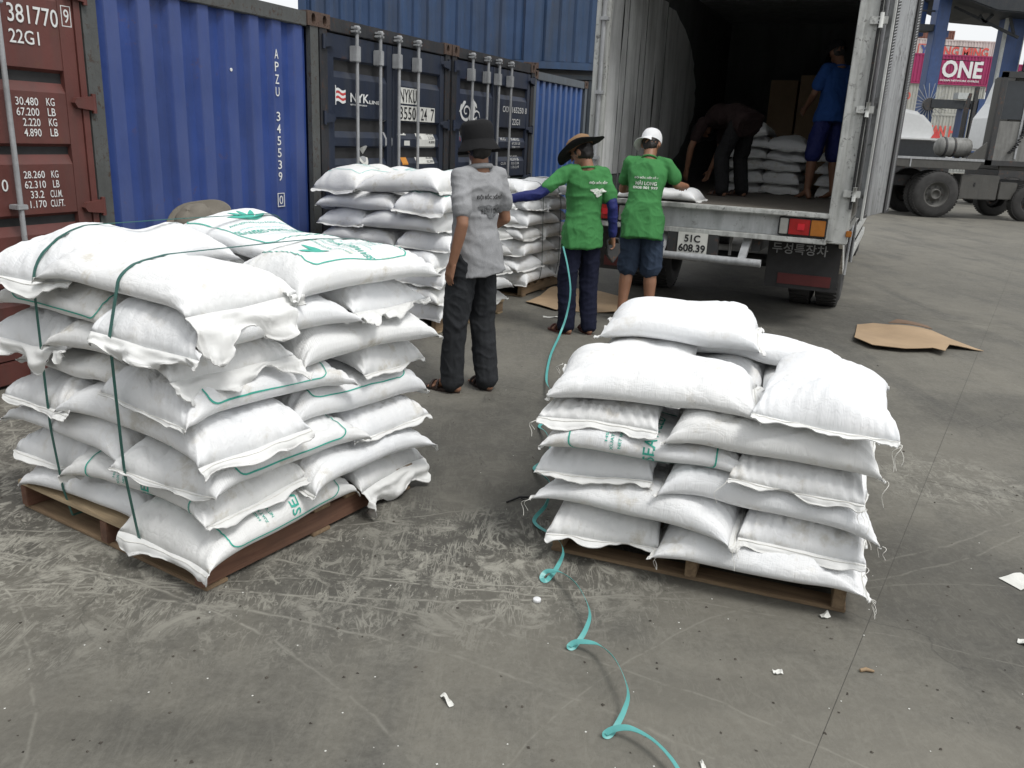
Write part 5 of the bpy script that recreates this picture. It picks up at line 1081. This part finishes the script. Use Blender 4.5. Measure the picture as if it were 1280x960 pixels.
    if under_sleeve:
        for sd in 'LR':
            S_, E_, W_ = V['sh'+sd], V['el'+sd], V['wr'+sd]; b = MB(); chain(b, [S_+(E_-S_)*.5, E_, E_+(W_-E_)*.3, E_+(W_-E_)*.93], [.047*s, .045*s, .044*s, .036*s]); remesh(b, 'arm_sleeve', M[under_sleeve], root, .008, 2, [(.004, (1, 1, 1), 6, 12)], seed+7)
    if hair:
        hk = s; s = s*(.93 if hat and hat[0] == 'cap' else 1.0); b = MB(); ellipsoid(b, hd+up*.012*s-look*.018*s, (.077*s, .090*s, .092*s), R3); ellipsoid(b, hd-up*.035*s-look*.042*s, (.064*s, .050*s, .052*s), R3); remesh(b, 'hair', M['hair'], root, .009, 2, [(.004, (1, 1, 1), 12, 25)], seed); s = hk
    if shoes:
        for q, sd in ((-1, 'L'), (1, 'R')):
            A_ = V['an'+sd]; ft = Vector(P.get('toe'+sd, (0, 1, 0))).normalized(); fl_ = ft.cross(Vector((0, 0, 1))); z0 = A_.z-.083*s; so = MB(); pol = []
            for k in range(20):
                a = 2*PI*k/20; yy = .075+.14*math.cos(a); xx = (.046-.010*math.cos(a+PI)*1.0)*math.sin(a)*1.0; pol.append(Vector((A_.x, A_.y, 0))+ft*(yy-.005)+fl_*xx)
            so.add([(p.x, p.y, z0-.004) for p in pol]+[(p.x, p.y, z0+.016) for p in pol], [tuple(range(20))[::-1], tuple(range(20, 40))]+[(k, (k+1) % 20, (k+1) % 20+20, k+20) for k in range(20)]); so_o = so.build('sandal', M[shoes], root)
            for yy, hh in ((.085, .052), (.135, .040)):
                st = MB(); st.tube([Vector((A_.x, A_.y, 0))+ft*yy+fl_*.047*math.cos(a)+Vector((0, 0, z0+.012+hh*math.sin(a))) for a in [PI*k/12 for k in range(13)]], .010, 6); st.build('sandal_strap', M[shoes], so_o)
    if hat:
        kind, hm, bm_ = hat[:3]; c = hd+up*.052*s-look*.006*s
        def HT(x, y, z): return c+hx*x+look*y+up*z
        n = 36
        if kind in ('bucket', 'boonie'):
            cr = MB(); prof = [(.104, -.03), (.106, .02), (.103, .062), (.093, .084), (.060, .096), (.001, .099)] if kind == 'bucket' else [(.106, -.015), (.103, .03), (.094, .062), (.066, .082), (.03, .088), (.001, .088)]
            vs_ = []
            for r, h in prof:
                for k in range(n): a = 2*PI*k/n; vs_.append(HT(r*.94*math.cos(a), r*1.06*math.sin(a), h+.003*math.sin(3*a+seed)))
            cr.add(vs_, [(i*n+k, i*n+(k+1) % n, (i+1)*n+(k+1) % n, (i+1)*n+k) for i in range(len(prof)-1) for k in range(n)], True); hat_o = cr.build('hat', M[hm], root)
            br = MB(); bp = [(.103, -.018), (.114, -.042), (.128, -.068), (.138, -.086)] if kind == 'bucket' else [(.102, -.006), (.135, -.016), (.170, -.018), (.200, -.010), (.206, -.008)]; vs_ = []
            for th in (0, -.004):
                for j, (r, h) in enumerate(bp):
                    for k in range(n):
                        a = 2*PI*k/n; w_ = (0 if kind == 'bucket' else (.030*math.cos(2*a)-.02*math.sin(a))*(j/4)**1.5)+.004*math.sin(5*a+seed)*(j/3); vs_.append(HT(r*.95*math.cos(a), r*1.05*math.sin(a), h+w_+th))
            m = len(bp); fs = [(i*n+k, i*n+(k+1) % n, (i+1)*n+(k+1) % n, (i+1)*n+k) for i in range(m-1) for k in range(n)]; fs += [tuple(x+m*n for x in f[::-1]) for f in fs]; fs += [((m-1)*n+k, (m-1)*n+(k+1) % n, (2*m-1)*n+(k+1) % n, (2*m-1)*n+k) for k in range(n)]
            br.add(vs_, fs, True); br.build('hat_brim', M[bm_], hat_o)
            if kind == 'bucket':
                lg = MB(); lg.add([HT(-.112*math.sin(a)*.94-.0, .112*math.cos(a)*1.06, z) for a, z in ((1.15, .02), (1.45, .0), (1.38, .035), (1.20, .045))], [(0, 1, 2, 3)]); 
                for v_i, v in enumerate(lg.v): lg.v[v_i] = tuple(Vector(v)+(Vector(v)-c).normalized()*.004)
                lg.build('hat_patch', M['white_ink'], hat_o); lg = MB(); lg.add([HT(-.113*math.sin(a)*.94, .113*math.cos(a)*1.06, z) for a, z in ((1.2, -.01), (1.5, -.02), (1.48, .0), (1.22, .012))], [(0, 1, 2, 3)])
                for v_i, v in enumerate(lg.v): lg.v[v_i] = tuple(Vector(v)+(Vector(v)-c).normalized()*.004)
                lg.build('hat_patch', M['red_ink'], hat_o)
        else:                                                    # peaked cap, peak direction from P
            cr = MB(); prof = [(.099, -.045), (.103, .0), (.098, .035), (.084, .062), (.055, .080), (.022, .087), (.001, .088)]; vs_ = []
            for r, h in prof:
                for k in range(n): a = 2*PI*k/n; vs_.append(HT(r*.92*math.cos(a), r*1.06*math.sin(a), h))
            cr.add(vs_, [(i*n+k, i*n+(k+1) % n, (i+1)*n+(k+1) % n, (i+1)*n+k) for i in range(len(prof)-1) for k in range(n)], True); hat_o = cr.build('cap', M[hm], root)
            pk = MB(); a0 = P.get('peak', 0.0); vs_ = []
            for th in (0, -.005):
                for j in range(6):
                    for k in range(15):
                        u_ = (k-7)/7; a = a0+u_*1.05; ext = .098+.072*(j/5)*math.cos(u_*1.25)**.6; vs_.append(HT(ext*.93*math.sin(a), ext*1.05*math.cos(a), -.030-.052*(j/5)-.012*u_*u_*(j/5)+th))
            fs = [(j*15+k, j*15+k+1, (j+1)*15+k+1, (j+1)*15+k) for j in range(5) for k in range(14)]; fs += [tuple(x+90 for x in f[::-1]) for f in fs]; fs += [(75+k, 76+k, 166+k, 165+k) for k in range(14)]; pk.add(vs_, fs, True); pk.build('cap_peak', M[hm], hat_o)
    if prints and sh_o:
        bv = BVHTree.FromPolygons([v.co for v in sh_o.data.vertices], [p.vertices for p in sh_o.data.polygons])
        for txt, x0, x1, z0, z1, matn in prints:
            if txt == '#shape':
                b = MB(); n = 30; pts = []
                for k in range(n): a = 2*PI*k/n; r = .78+.22*math.sin(3*a)+.12*math.sin(7*a+1); pts.append(((x0+x1)/2+(x1-x0)/2*r*math.cos(a), 0, (z0+z1)/2+(z1-z0)/2*r*math.sin(a)))
                vs_ = [((x0+x1)/2, 0, (z0+z1)/2)]+[tuple(Vector(p)*.5+Vector(((x0+x1)/2, 0, (z0+z1)/2))*.5) for p in pts]+pts; b.add(vs_, [(0, 1+k, 1+(k+1) % n) for k in range(n)]+[(1+k, 1+n+k, 1+n+(k+1) % n, 1+(k+1) % n) for k in range(n)]); me = b.mesh('shirt_print')
            else:
                me = text_mesh(txt, 1.0, .03); co = np.array([v.co[:] for v in me.vertices]); mn, mxx = co.min(0), co.max(0)
                for v in me.vertices: v.co = (x0+(v.co.x-mn[0])/(mxx[0]-mn[0])*(x1-x0), 0, z0+(v.co.y-mn[1])/(mxx[1]-mn[1])*(z1-z0))
            for v in me.vertices:
                hit = bv.ray_cast(Vector((v.co.x, -1.0, v.co.z)), Vector((0, 1, 0))); v.co = hit[0]+Vector((0, -.006, 0)) if hit[0] else (v.co.x, -.13, v.co.z)
            link_mesh('shirt_print', me, M[matn], sh_o)
    return root
def stand(**kw):
    d = dict(pelvis=(0, 0, .93), waist=(0, .005, 1.06), chest=(0, -.005, 1.26), neck=(0, -.02, 1.435), head=(0, .0, 1.548), shL=(-.158, -.02, 1.372), shR=(.158, -.02, 1.372), elL=(-.205, -.05, 1.11), elR=(.205, -.05, 1.11), wrL=(-.22, .03, .87), wrR=(.22, .03, .87),
             hipL=(-.085, 0, .88), hipR=(.085, 0, .88), knL=(-.10, .02, .48), knR=(.10, .02, .48), anL=(-.11, -.02, .085), anR=(.11, -.02, .085), palmL=(0, 1, 0), palmR=(0, -1, 0), thumbL=1, thumbR=-1)
    d.update(kw); return d
M['polo_print'] = plain('polo_print', (.13, .135, .14), .8, var=.4, scale=60, bump=0); M['tee_print'] = plain('tee_print', (.62, .66, .60), .8, var=.2, scale=60, bump=0)
person('man in black bucket hat, grey polo and dark trousers, seen from behind', (-.275, 5.34, 0), .82,
    stand(pelvis=(.015, 0, .93), shL=(-.158, -.02, 1.358), shR=(.158, -.025, 1.378), anL=(-.12, .06, .085), anR=(.10, -.04, .085), knL=(-.11, .045, .48), toeL=(-.25, 1, 0), toeR=(.30, 1, 0), elL=(-.205, -.10, 1.10), wrL=(-.225, -.04, .86), elR=(.23, -.03, 1.11), wrR=(.19, .18, 1.0), look=(.45, 1, -.05), collar=1, shirt_low=.85, sleeve_f=.64, curlL=.45),
    shirt='grey_polo', trousers='charcoal', hat=('bucket', 'black_cloth', 'black_cloth'), shoes='sandal', seed=5, scale=1.015,
    prints=[('ĐỘI BỐC XẾP SỐ 1', -.10, .125, 1.255, 1.295, 'black_ink'), ('#shape', -.09, .12, 1.15, 1.24, 'polo_print'), ('HẢI LONG', -.06, .10, 1.172, 1.218, 'black_ink')])
def to_local(loc, rz, p, s=1.0):
    d = Vector(p)-Vector(loc); c, q = math.cos(-rz), math.sin(-rz); return ((d.x*c-d.y*q)/s, (d.x*q+d.y*c)/s, d.z/s)
gl, grz = (.535, 7.17, 0), .42; tl = lambda p: to_local(gl, grz, p, 1.0)
person('man in tan brimmed hat and green tee with navy sleeves, arm out', gl, grz,
    stand(shL=(-.158, .0, 1.385), elL=tl((.145, 6.98, 1.19)), wrL=tl((-.10, 6.95, 1.145)), elR=tl((.775, 7.13, 1.10)), wrR=tl((.795, 7.17, .86)), head=(-.04, .03, 1.53), neck=(-.01, -.015, 1.43), look=(-.75, 1, -.1), anL=(-.09, .03, .085), anR=(.11, -.02, .085), toeL=(-.3, 1, 0), toeR=(.2, 1, 0), palmL=(0, 1, .3), thumbL=1, shirt_low=1.0, sleeve_f=.68, curlR=1.1),
    shirt='green_tee', trousers='navy_cloth', under_sleeve='navy_sleeve', hat=('boonie', 'tan_cloth', 'black_cloth'), shoes='flip', seed=9,
    prints=[('ĐỘI BỐC XẾP', -.03, .145, 1.285, 1.315, 'tee_print'), ('#shape', -.02, .135, 1.185, 1.265, 'tee_print'), ('HẢI LONG', .03, .12, 1.21, 1.235, 'green_tee')])
wl, wrz = (1.125, 7.76, 0), -.22; tl = lambda p: to_local(wl, wrz, p, 1.065)
person('man in white cap, green tee and denim shorts at the truck bed', wl, wrz,
    stand(elR=tl((1.42, 7.84, 1.27)), wrR=tl((1.545, 8.05, 1.255)), elL=(-.215, .22, 1.13), wrL=(-.12, .42, 1.14), palmR=(1, 0, 0), palmL=(1, 0, 0), handR=(-.25, 1, -.1), handL=(.2, 1, -.1), thumbR=-1, thumbL=1, look=(.2, 1, -.25), waist=(0, .03, 1.06), chest=(0, .075, 1.25), neck=(0, .13, 1.415), shL=(-.158, .11, 1.36), shR=(.158, .11, 1.36), head=(.0, .195, 1.515), peak=PI+.75, anL=(-.12, -.03, .085), anR=(.12, .0, .085), shirt_low=1.15, sleeve_f=.62),
    shirt='green_tee', trousers='denim', trouser_len='short', hat=('cap', 'white_cloth', 'white_cloth'), shoes='flip', seed=14, scale=1.065,
    prints=[('ĐỘI BỐC XẾP SỐ 1', -.105, .105, 1.318, 1.345, 'tee_print'), ('HẢI LONG', -.09, .10, 1.265, 1.308, 'tee_print'), ('0908 001 999', -.11, .11, 1.232, 1.256, 'tee_print')])
person('person in grey brimmed hat and green top crouching behind the strapped pile', (-1.755, 5.0, -.005), 2.75,
    stand(pelvis=(0, -.25, .50), waist=(0, -.15, .63), chest=(0, .02, .80), neck=(0, .12, .94), head=(0, .20, 1.05), shL=(-.158, .10, .90), shR=(.158, .10, .90), elL=(-.25, .28, .72), elR=(.25, .28, .72), wrL=(-.16, .48, .70), wrR=(.16, .48, .70), hipL=(-.09, -.24, .46), hipR=(.09, -.24, .46), knL=(-.14, .14, .50), knR=(.14, .14, .50), anL=(-.13, -.06, .088), anR=(.13, -.06, .088), look=(.3, 1, -.4)),
    shirt='green_tee', trousers='navy_cloth', hat=('boonie', 'grey_hat', 'grey_hat'), shoes='flip', seed=21)
bz = T0+TE*.74+TA*1.75+Vector((0, 0, BZ-.004))
person('person in dark clothes bending over a sack inside the truck', tuple(bz), TZ+.95,
    stand(pelvis=(0, -.22, .80), waist=(0, -.08, .86), chest=(0, .12, .86), neck=(0, .30, .78), head=(0, .41, .70), shL=(-.158, .25, .78), shR=(.158, .25, .78), elL=(-.22, .34, .50), elR=(.22, .34, .50), wrL=(-.18, .42, .25), wrR=(.18, .42, .25), hipL=(-.09, -.20, .76), hipR=(.09, -.20, .76), knL=(-.14, -.08, .42), knR=(.14, -.08, .42), anL=(-.15, -.14, .085), anR=(.15, -.14, .085), look=(0, .6, -1)),
    skin='skin_dark', shirt='maroon', trousers='black_cloth', hat=('cap', 'black_cloth', 'black_cloth'), shoes='sandal', seed=25)
bm_loc = T0+TE*1.74+TA*2.25+Vector((0, 0, BZ-.004))
person('person in blue tee and blue shorts standing inside the truck', tuple(bm_loc), TZ+.75,
    stand(elL=(-.215, .06, 1.12), wrL=(-.17, .24, .98), elR=(.22, .0, 1.11), wrR=(.21, .14, .90), look=(.1, 1, -.45), head=(0, .05, 1.555), anL=(-.16, .02, .085), anR=(.16, -.02, .085), knL=(-.14, .03, .48), knR=(.14, .03, .48)),
    skin='skin_dark', shirt='blue_tee', trousers='navy_sleeve', trouser_len='short', hat=('cap', 'black_cloth', 'black_cloth'), shoes=None, seed=29)
# strapping tool held by the man with navy sleeves
tool = empty('strapping_tool', (.80, 7.18, .68), .3); tag(tool, 'dark strapping tool hanging from the hand of the man with navy sleeves', 'hand tool')
b = MB(); b.extrude([(-.05, .10), (.06, .12), (.07, .04), (.01, -.05), (-.05, .02)], -.025, .025, 'Y'); b.build('tool_body', M['dark_steel'], tool, .006)
b = MB(); b.tube([(-.04, 0, .09), (-.05, 0, .14), (-.01, 0, .165), (.05, 0, .155), (.06, 0, .11)], .011, 8); b.build('tool_handle', M['black_rubber'], tool)
# ================================================================ STRAPS, RIBBON, CARDBOARD, LITTER
M['strap_green'] = plain('green_strap', (.022, .115, .095), .4, var=.15, bump=0); M['strap_teal'] = plain('teal_strap', (.10, .37, .355), .35, var=.1, bump=0, spec=.5); M['strap_dark'] = plain('dark_strap', (.03, .05, .05), .5, bump=0)
def strip(b, pts, wdirs, wd, th=.0012):
    n = len(pts); vs_ = []
    for i, p in enumerate(pts):
        p = Vector(p); d = (Vector(pts[min(i+1, n-1)])-Vector(pts[max(i-1, 0)])).normalized(); w_ = Vector(wdirs[i]); w_ = (w_-d*w_.dot(d)).normalized(); nn = d.cross(w_)*th/2
        vs_ += [p+w_*wd/2+nn, p-w_*wd/2+nn, p-w_*wd/2-nn, p+w_*wd/2-nn]
    fs = [(4*i+k, 4*i+(k+1) % 4, 4*i+4+(k+1) % 4, 4*i+4+k) for i in range(n-1) for k in range(4)]+[(0, 1, 2, 3), (4*n-4, 4*n-1, 4*n-2, 4*n-3)]; b.add(vs_, fs, False)
def hull2(P):
    P = sorted(set(map(tuple, np.round(P, 4)))); cr = lambda o, a, b: (a[0]-o[0])*(b[1]-o[1])-(a[1]-o[1])*(b[0]-o[0]); lo_, up_ = [], []
    for p in P:
        while len(lo_) > 1 and cr(lo_[-2], lo_[-1], p) <= 0: lo_.pop()
        lo_.append(p)
    for p in reversed(P):
        while len(up_) > 1 and cr(up_[-2], up_[-1], p) <= 0: up_.pop()
        up_.append(p)
    return lo_[:-1]+up_[:-1]
bpy.context.view_layer.update()
def band(pile, sacks, y0, lx, label, mat, wd=.016, group=None, zlow=.06):
    """a taut band round the pile at local y = y0"""
    pts = [(-lx/2, zlow), (lx/2, zlow)]; c, q = math.cos(pile.rz), math.sin(pile.rz)
    for o in sacks:
        for me, off in [(o.data, o.location)]:
            n = len(me.vertices); co = np.empty(n*3); me.vertices.foreach_get('co', co); co = co.reshape(-1, 3); dx, dy = off.x-pile.loc.x, off.y-pile.loc.y; ox, oy = dx*c+dy*q, -dx*q+dy*c
            sel = abs(co[:, 1]+oy-y0) < .02; pts += [(a+ox, z+off.z) for a, z in co[sel][:, [0, 2]]]
    h = hull2(np.array(pts)); cx_ = sum(p[0] for p in h)/len(h); cz_ = sum(p[1] for p in h)/len(h); full = []
    for i in range(len(h)):
        a, b_ = np.array(h[i]), np.array(h[(i+1) % len(h)]); n = max(1, int(np.hypot(*(b_-a))/.06))
        for j in range(n): p = a+(b_-a)*j/n; full.append(p)
    P3_ = []
    for p in full:
        v = p-np.array([cx_, cz_]); p = p+v/np.linalg.norm(v)*.003
        P3_.append(pile.world(p[0], y0+.006*math.sin(p[1]*4), p[1]))
    P3_.append(P3_[0]); wdir = (-q, c, 0); b = MB(); strip(b, P3_, [wdir]*len(P3_), wd, .0016); o = b.build('packing_strap', mat); tag(o, label, 'strap', group); return o
LS = list(LSK.values())
band(LP, LS, .30, 1.18, 'dark green packing strap round the left pile, the one farther left', M['strap_green'], group='packing straps on the left pile')
band(LP, LS, -.24, 1.18, 'dark green packing strap round the left pile, the one nearer its corner', M['strap_green'], group='packing straps on the left pile')
P4S = [o for o in bpy.data.objects if o.get('group') == 'sacks on the pile behind the men']
def band_y(pile, sacks, x0, ly, label, mat, wd=.014, group=None):
    q = Pile.__new__(Pile); q.loc = pile.loc; q.rz = pile.rz+PI/2; q.C = pile.C; q.N = pile.N
    # sacks carry the pile's own rotation, so turn their points into the turned frame first
    class T_: pass
    ts = []
    for o in sacks:
        t_ = T_(); me = o.data.copy(); n = len(me.vertices); co = np.empty(n*3); me.vertices.foreach_get('co', co); co = co.reshape(-1, 3); me.vertices.foreach_set('co', np.stack([co[:, 1], -co[:, 0], co[:, 2]], -1).ravel()); t_.data = me; t_.location = o.location; ts.append(t_)
    r = band(q, ts, x0, ly, label, mat, wd, group)
    for t_ in ts: bpy.data.meshes.remove(t_.data)
    return r
band(P4, P4S, -.30, 1.1, 'thin dark strap round the far pile behind the men, nearer one', M['strap_dark'], .012, 'packing straps on the far pile')
band_y(P4, P4S, -.25, 1.1, 'thin dark strap round the far pile, crossing on its right face', M['strap_dark'], .012, 'packing straps on the far pile')
band_y(P4, P4S, .25, 1.1, 'thin dark strap round the far pile, on the left of its face', M['strap_dark'], .012, 'packing straps on the far pile')
# ---- loose teal strap curling over the ground
def spline(P, n=14):
    P = [Vector(p) for p in P]; out = []
    for i in range(len(P)-1):
        p0, p1, p2, p3 = P[max(i-1, 0)], P[i], P[i+1], P[min(i+2, len(P)-1)]
        for k in range(n): t = k/n; out.append(.5*((2*p1)+(p2-p0)*t+(2*p0-5*p1+4*p2-p3)*t*t+(3*p1-p0-3*p2+p3)*t**3))
    out.append(P[-1]); return out
RIB = [(0.373, 7.000, 0.775), (0.423, 6.980, 0.600), (0.455, 6.960, 0.403), (0.433, 6.950, 0.198), (0.376, 6.830, 0.050), (0.287, 6.267, 0.020), (0.237, 5.564, 0.030), (0.259, 5.024, 0.100), (0.267, 4.798, 0.090), (0.222, 4.786, 0.010), (0.172, 4.649, 0.010), (0.202, 4.446, 0.050), (0.217, 4.139, 0.090), (0.191, 4.032, 0.050), (0.135, 4.003, 0.010), (0.160, 3.860, 0.040), (0.202, 3.644, 0.080), (0.180, 3.462, 0.060), (0.127, 3.380, 0.010), (0.212, 3.156, 0.050), (0.235, 3.009, 0.070), (0.216, 2.963, 0.030), (0.171, 2.880, 0.008), (0.149, 2.889, 0.012), (0.170, 2.908, 0.030), (0.223, 2.865, 0.050), (0.275, 2.741, 0.070), (0.308, 2.589, 0.065), (0.293, 2.512, 0.040), (0.251, 2.449, 0.008), (0.231, 2.441, 0.012), (0.260, 2.444, 0.030), (0.324, 2.401, 0.050), (0.369, 2.289, 0.070), (0.391, 2.154, 0.065), (0.374, 2.089, 0.040), (0.332, 2.026, 0.008), (0.312, 2.017, 0.012), (0.339, 2.020, 0.030), (0.386, 2.005, 0.045), (0.446, 1.947, 0.050), (0.493, 1.857, 0.040), (0.501, 1.735, 0.030)]
rp = spline(RIB, 16); wds = []
for i, p in enumerate(rp):
    d = (rp[min(i+1, len(rp)-1)]-rp[max(i-1, 0)]).normalized(); zf = .75*max(0.0, min(1.0, p.z/.075)) if p.y < 6.5 else .3; nn = Vector((.95*zf, -.75*(1-zf)+.1, .65*(1-zf)+.12)); w_ = d.cross(nn)
    if wds and w_.dot(Vector(wds[-1])) < 0: w_ = -w_
    if wds: w_ = (w_.normalized()*.35+Vector(wds[-1])*.65)
    wds.append(tuple(w_.normalized()))
b = MB(); strip(b, rp, wds, .0175, .0012); tag(b.build('loose_strap', M['strap_teal']), 'loose turquoise packing strap curling over the concrete towards the viewer', 'strap')
# ---- cardboard on the ground
def card_sheet(name, label, poly, z=.006, warp=.028, seed=3):
    bm = bmesh.new(); vs_ = [bm.verts.new((x, y, z)) for x, y in poly]; f = bm.faces.new(vs_); bmesh.ops.triangulate(bm, faces=[f]); 
    for _ in range(3): bmesh.ops.subdivide_edges(bm, edges=[e for e in bm.edges if e.calc_length() > .12], cuts=1, use_grid_fill=True); bmesh.ops.triangulate(bm, faces=bm.faces)
    fd_ = Field(seed, .5, 1.6)
    for v in bm.verts: v.co.z = z+warp*max(0, .4+.8*float(fd_(np.array(v.co))))
    r = bmesh.ops.extrude_face_region(bm, geom=list(bm.faces)); 
    for v in [g_ for g_ in r['geom'] if isinstance(g_, bmesh.types.BMVert)]: v.co.z += .005
    bmesh.ops.recalc_face_normals(bm, faces=bm.faces); me = bpy.data.meshes.new(name); bm.to_mesh(me); bm.free(); return me
o = link_mesh('flattened_cardboard', card_sheet('card', '', [(3.10, 7.08), (3.05, 7.35), (3.20, 7.70), (3.36, 8.08), (3.52, 8.10), (3.62, 7.98), (3.98, 7.84), (4.02, 7.55), (4.13, 7.18), (3.84, 7.22), (3.66, 6.93), (3.61, 7.05), (3.35, 7.0)]), M['card']); tag(o, 'flattened tan cardboard sheet lying on the concrete right of the truck', 'cardboard', 'flattened cardboard sheets')
o2 = link_mesh('folded_flap', card_sheet('card_flap', '', [(3.62, 7.99), (3.98, 7.84), (4.02, 8.02), (3.78, 8.16)], .02, .03), plain('dark_card', (.16, .10, .062), .85)); o2.parent = o
o = link_mesh('flattened_cardboard', card_sheet('card2', '', [(.10, 8.45), (.38, 8.10), (.94, 8.10), (1.35, 8.05), (1.42, 8.5), (1.1, 8.98), (.88, 9.2), (.42, 9.26)], seed=8), M['card']); tag(o, 'flattened tan cardboard sheet under the feet of the men in green', 'cardboard', 'flattened cardboard sheets')
# ---- litter
b = MB(); b.lathe([(.001, .013), (.013, .013), (.015, .011), (.015, .0), (.001, .0)], (0, 0, 0), 'Z', 20); o = b.build('bottle_cap', M['white_cloth']); o.location = (.129, 2.733, .001); tag(o, 'small white bottle cap on the ground beside the turquoise strap', 'bottle cap')
def scrap(label, x, y, w_, h_, rz, seed, lines=True):
    b = MB(); n, m = 8, 6; f = Field(seed, 3, 9); vs_ = [(w_*(i/n-.5), h_*(j/m-.5), .004+.010*max(0, float(f(np.array([i*.03, j*.03, seed])))*.5+.3)) for i in range(n+1) for j in range(m+1)]; vs_ += [(a, c, z-.001) for a, c, z in vs_]; k = (n+1)*(m+1)
    fs = [(i*(m+1)+j, (i+1)*(m+1)+j, (i+1)*(m+1)+j+1, i*(m+1)+j+1) for i in range(n) for j in range(m)]; b.add(vs_, fs+[tuple(q+k for q in f_[::-1]) for f_ in fs]); o = b.build('paper_scrap', M['label_white']); o.location = (x, y, 0); o.rotation_euler = (0, 0, rz); tag(o, label, 'paper', 'scraps of paper on the ground')
    return o
scrap('narrow printed paper strip on the ground below the left pallet', -.152, 2.144, .06, .016, -1.0, 1)
scrap('white paper sheet at the right edge of the yard', 2.10, 3.05, .13, .10, .4, 2)
scrap('torn white paper near the lower right edge', 1.86, 2.60, .05, .035, -.6, 3)
scrap('crumpled white scrap beside the corner of the right pallet', 1.187, 2.716, .035, .025, .3, 4)
scrap('thin white plastic scrap behind the grey-shirted man', .35, 7.79, .17, .05, .1, 5)
scrap('small white scrap at the bottom edge of the photo', .575, 1.92, .012, .03, .1, 6)
scrap('yellowish scrap in front of the right pallet', .911, 2.361, .03, .02, .2, 7)
b = MB(); b.tube([(0, 0, .006), (.02, .004, .009), (.045, -.002, .006)], [.006, .007, .004], 6); o = b.build('wood_chip', M['wood']); o.location = (1.192, 2.39, 0); tag(o, 'small brown wood chip on the ground before the right pallet', 'wood chip')
b = MB(); b.tube([(0, 0, .006), (.06, .05, .012), (.12, .07, .006), (.17, .12, .008)], [.004, .005, .004, .003], 6); b.tube([(.06, .05, .012), (.09, .02, .008)], [.003, .002], 5); o = b.build('twig', M['black_rubber']); o.location = (.0, 3.58, 0); tag(o, 'dark twig on the ground left of the right pile', 'twig')
rg_ = np.random.default_rng(5); b = MB()
for k in range(420):
    x = rg_.uniform(-2.6, 3.2); y = 1.6+rg_.exponential(1.1); s = rg_.uniform(.002, .0055)*(1+.12*y)
    a = rg_.uniform(0, 6); ring = [(x+s*rg_.uniform(.6, 1.4)*math.cos(a+t), y+s*rg_.uniform(.6, 1.4)*math.sin(a+t), .001) for t in (0, 1.6, 3.1, 4.7)]; b.add(ring+[(x, y, s*rg_.uniform(.5, 1.1))], [(0, 1, 4), (1, 2, 4), (2, 3, 4), (3, 0, 4)])
tag(b.build('grit', plain('grit', (.06, .052, .042), .9, var=.6, scale=3)), 'dark grit and crumbs scattered over the concrete', 'grit', kind='stuff')
# white powder crumbs
b = MB()
for k in range(120):
    x = rg_.uniform(-1.5, 2.4); y = 1.6+rg_.exponential(.9); s = rg_.uniform(.0015, .004); a = rg_.uniform(0, 6); b.add([(x+s*math.cos(a+t), y+s*math.sin(a+t), .001) for t in (0, 1.6, 3.1, 4.7)]+[(x, y, s*.7)], [(0, 1, 4), (1, 2, 4), (2, 3, 4), (3, 0, 4)])
tag(b.build('white_crumbs', M['label_white']), 'tiny white crumbs scattered over the concrete', 'crumbs', kind='stuff')
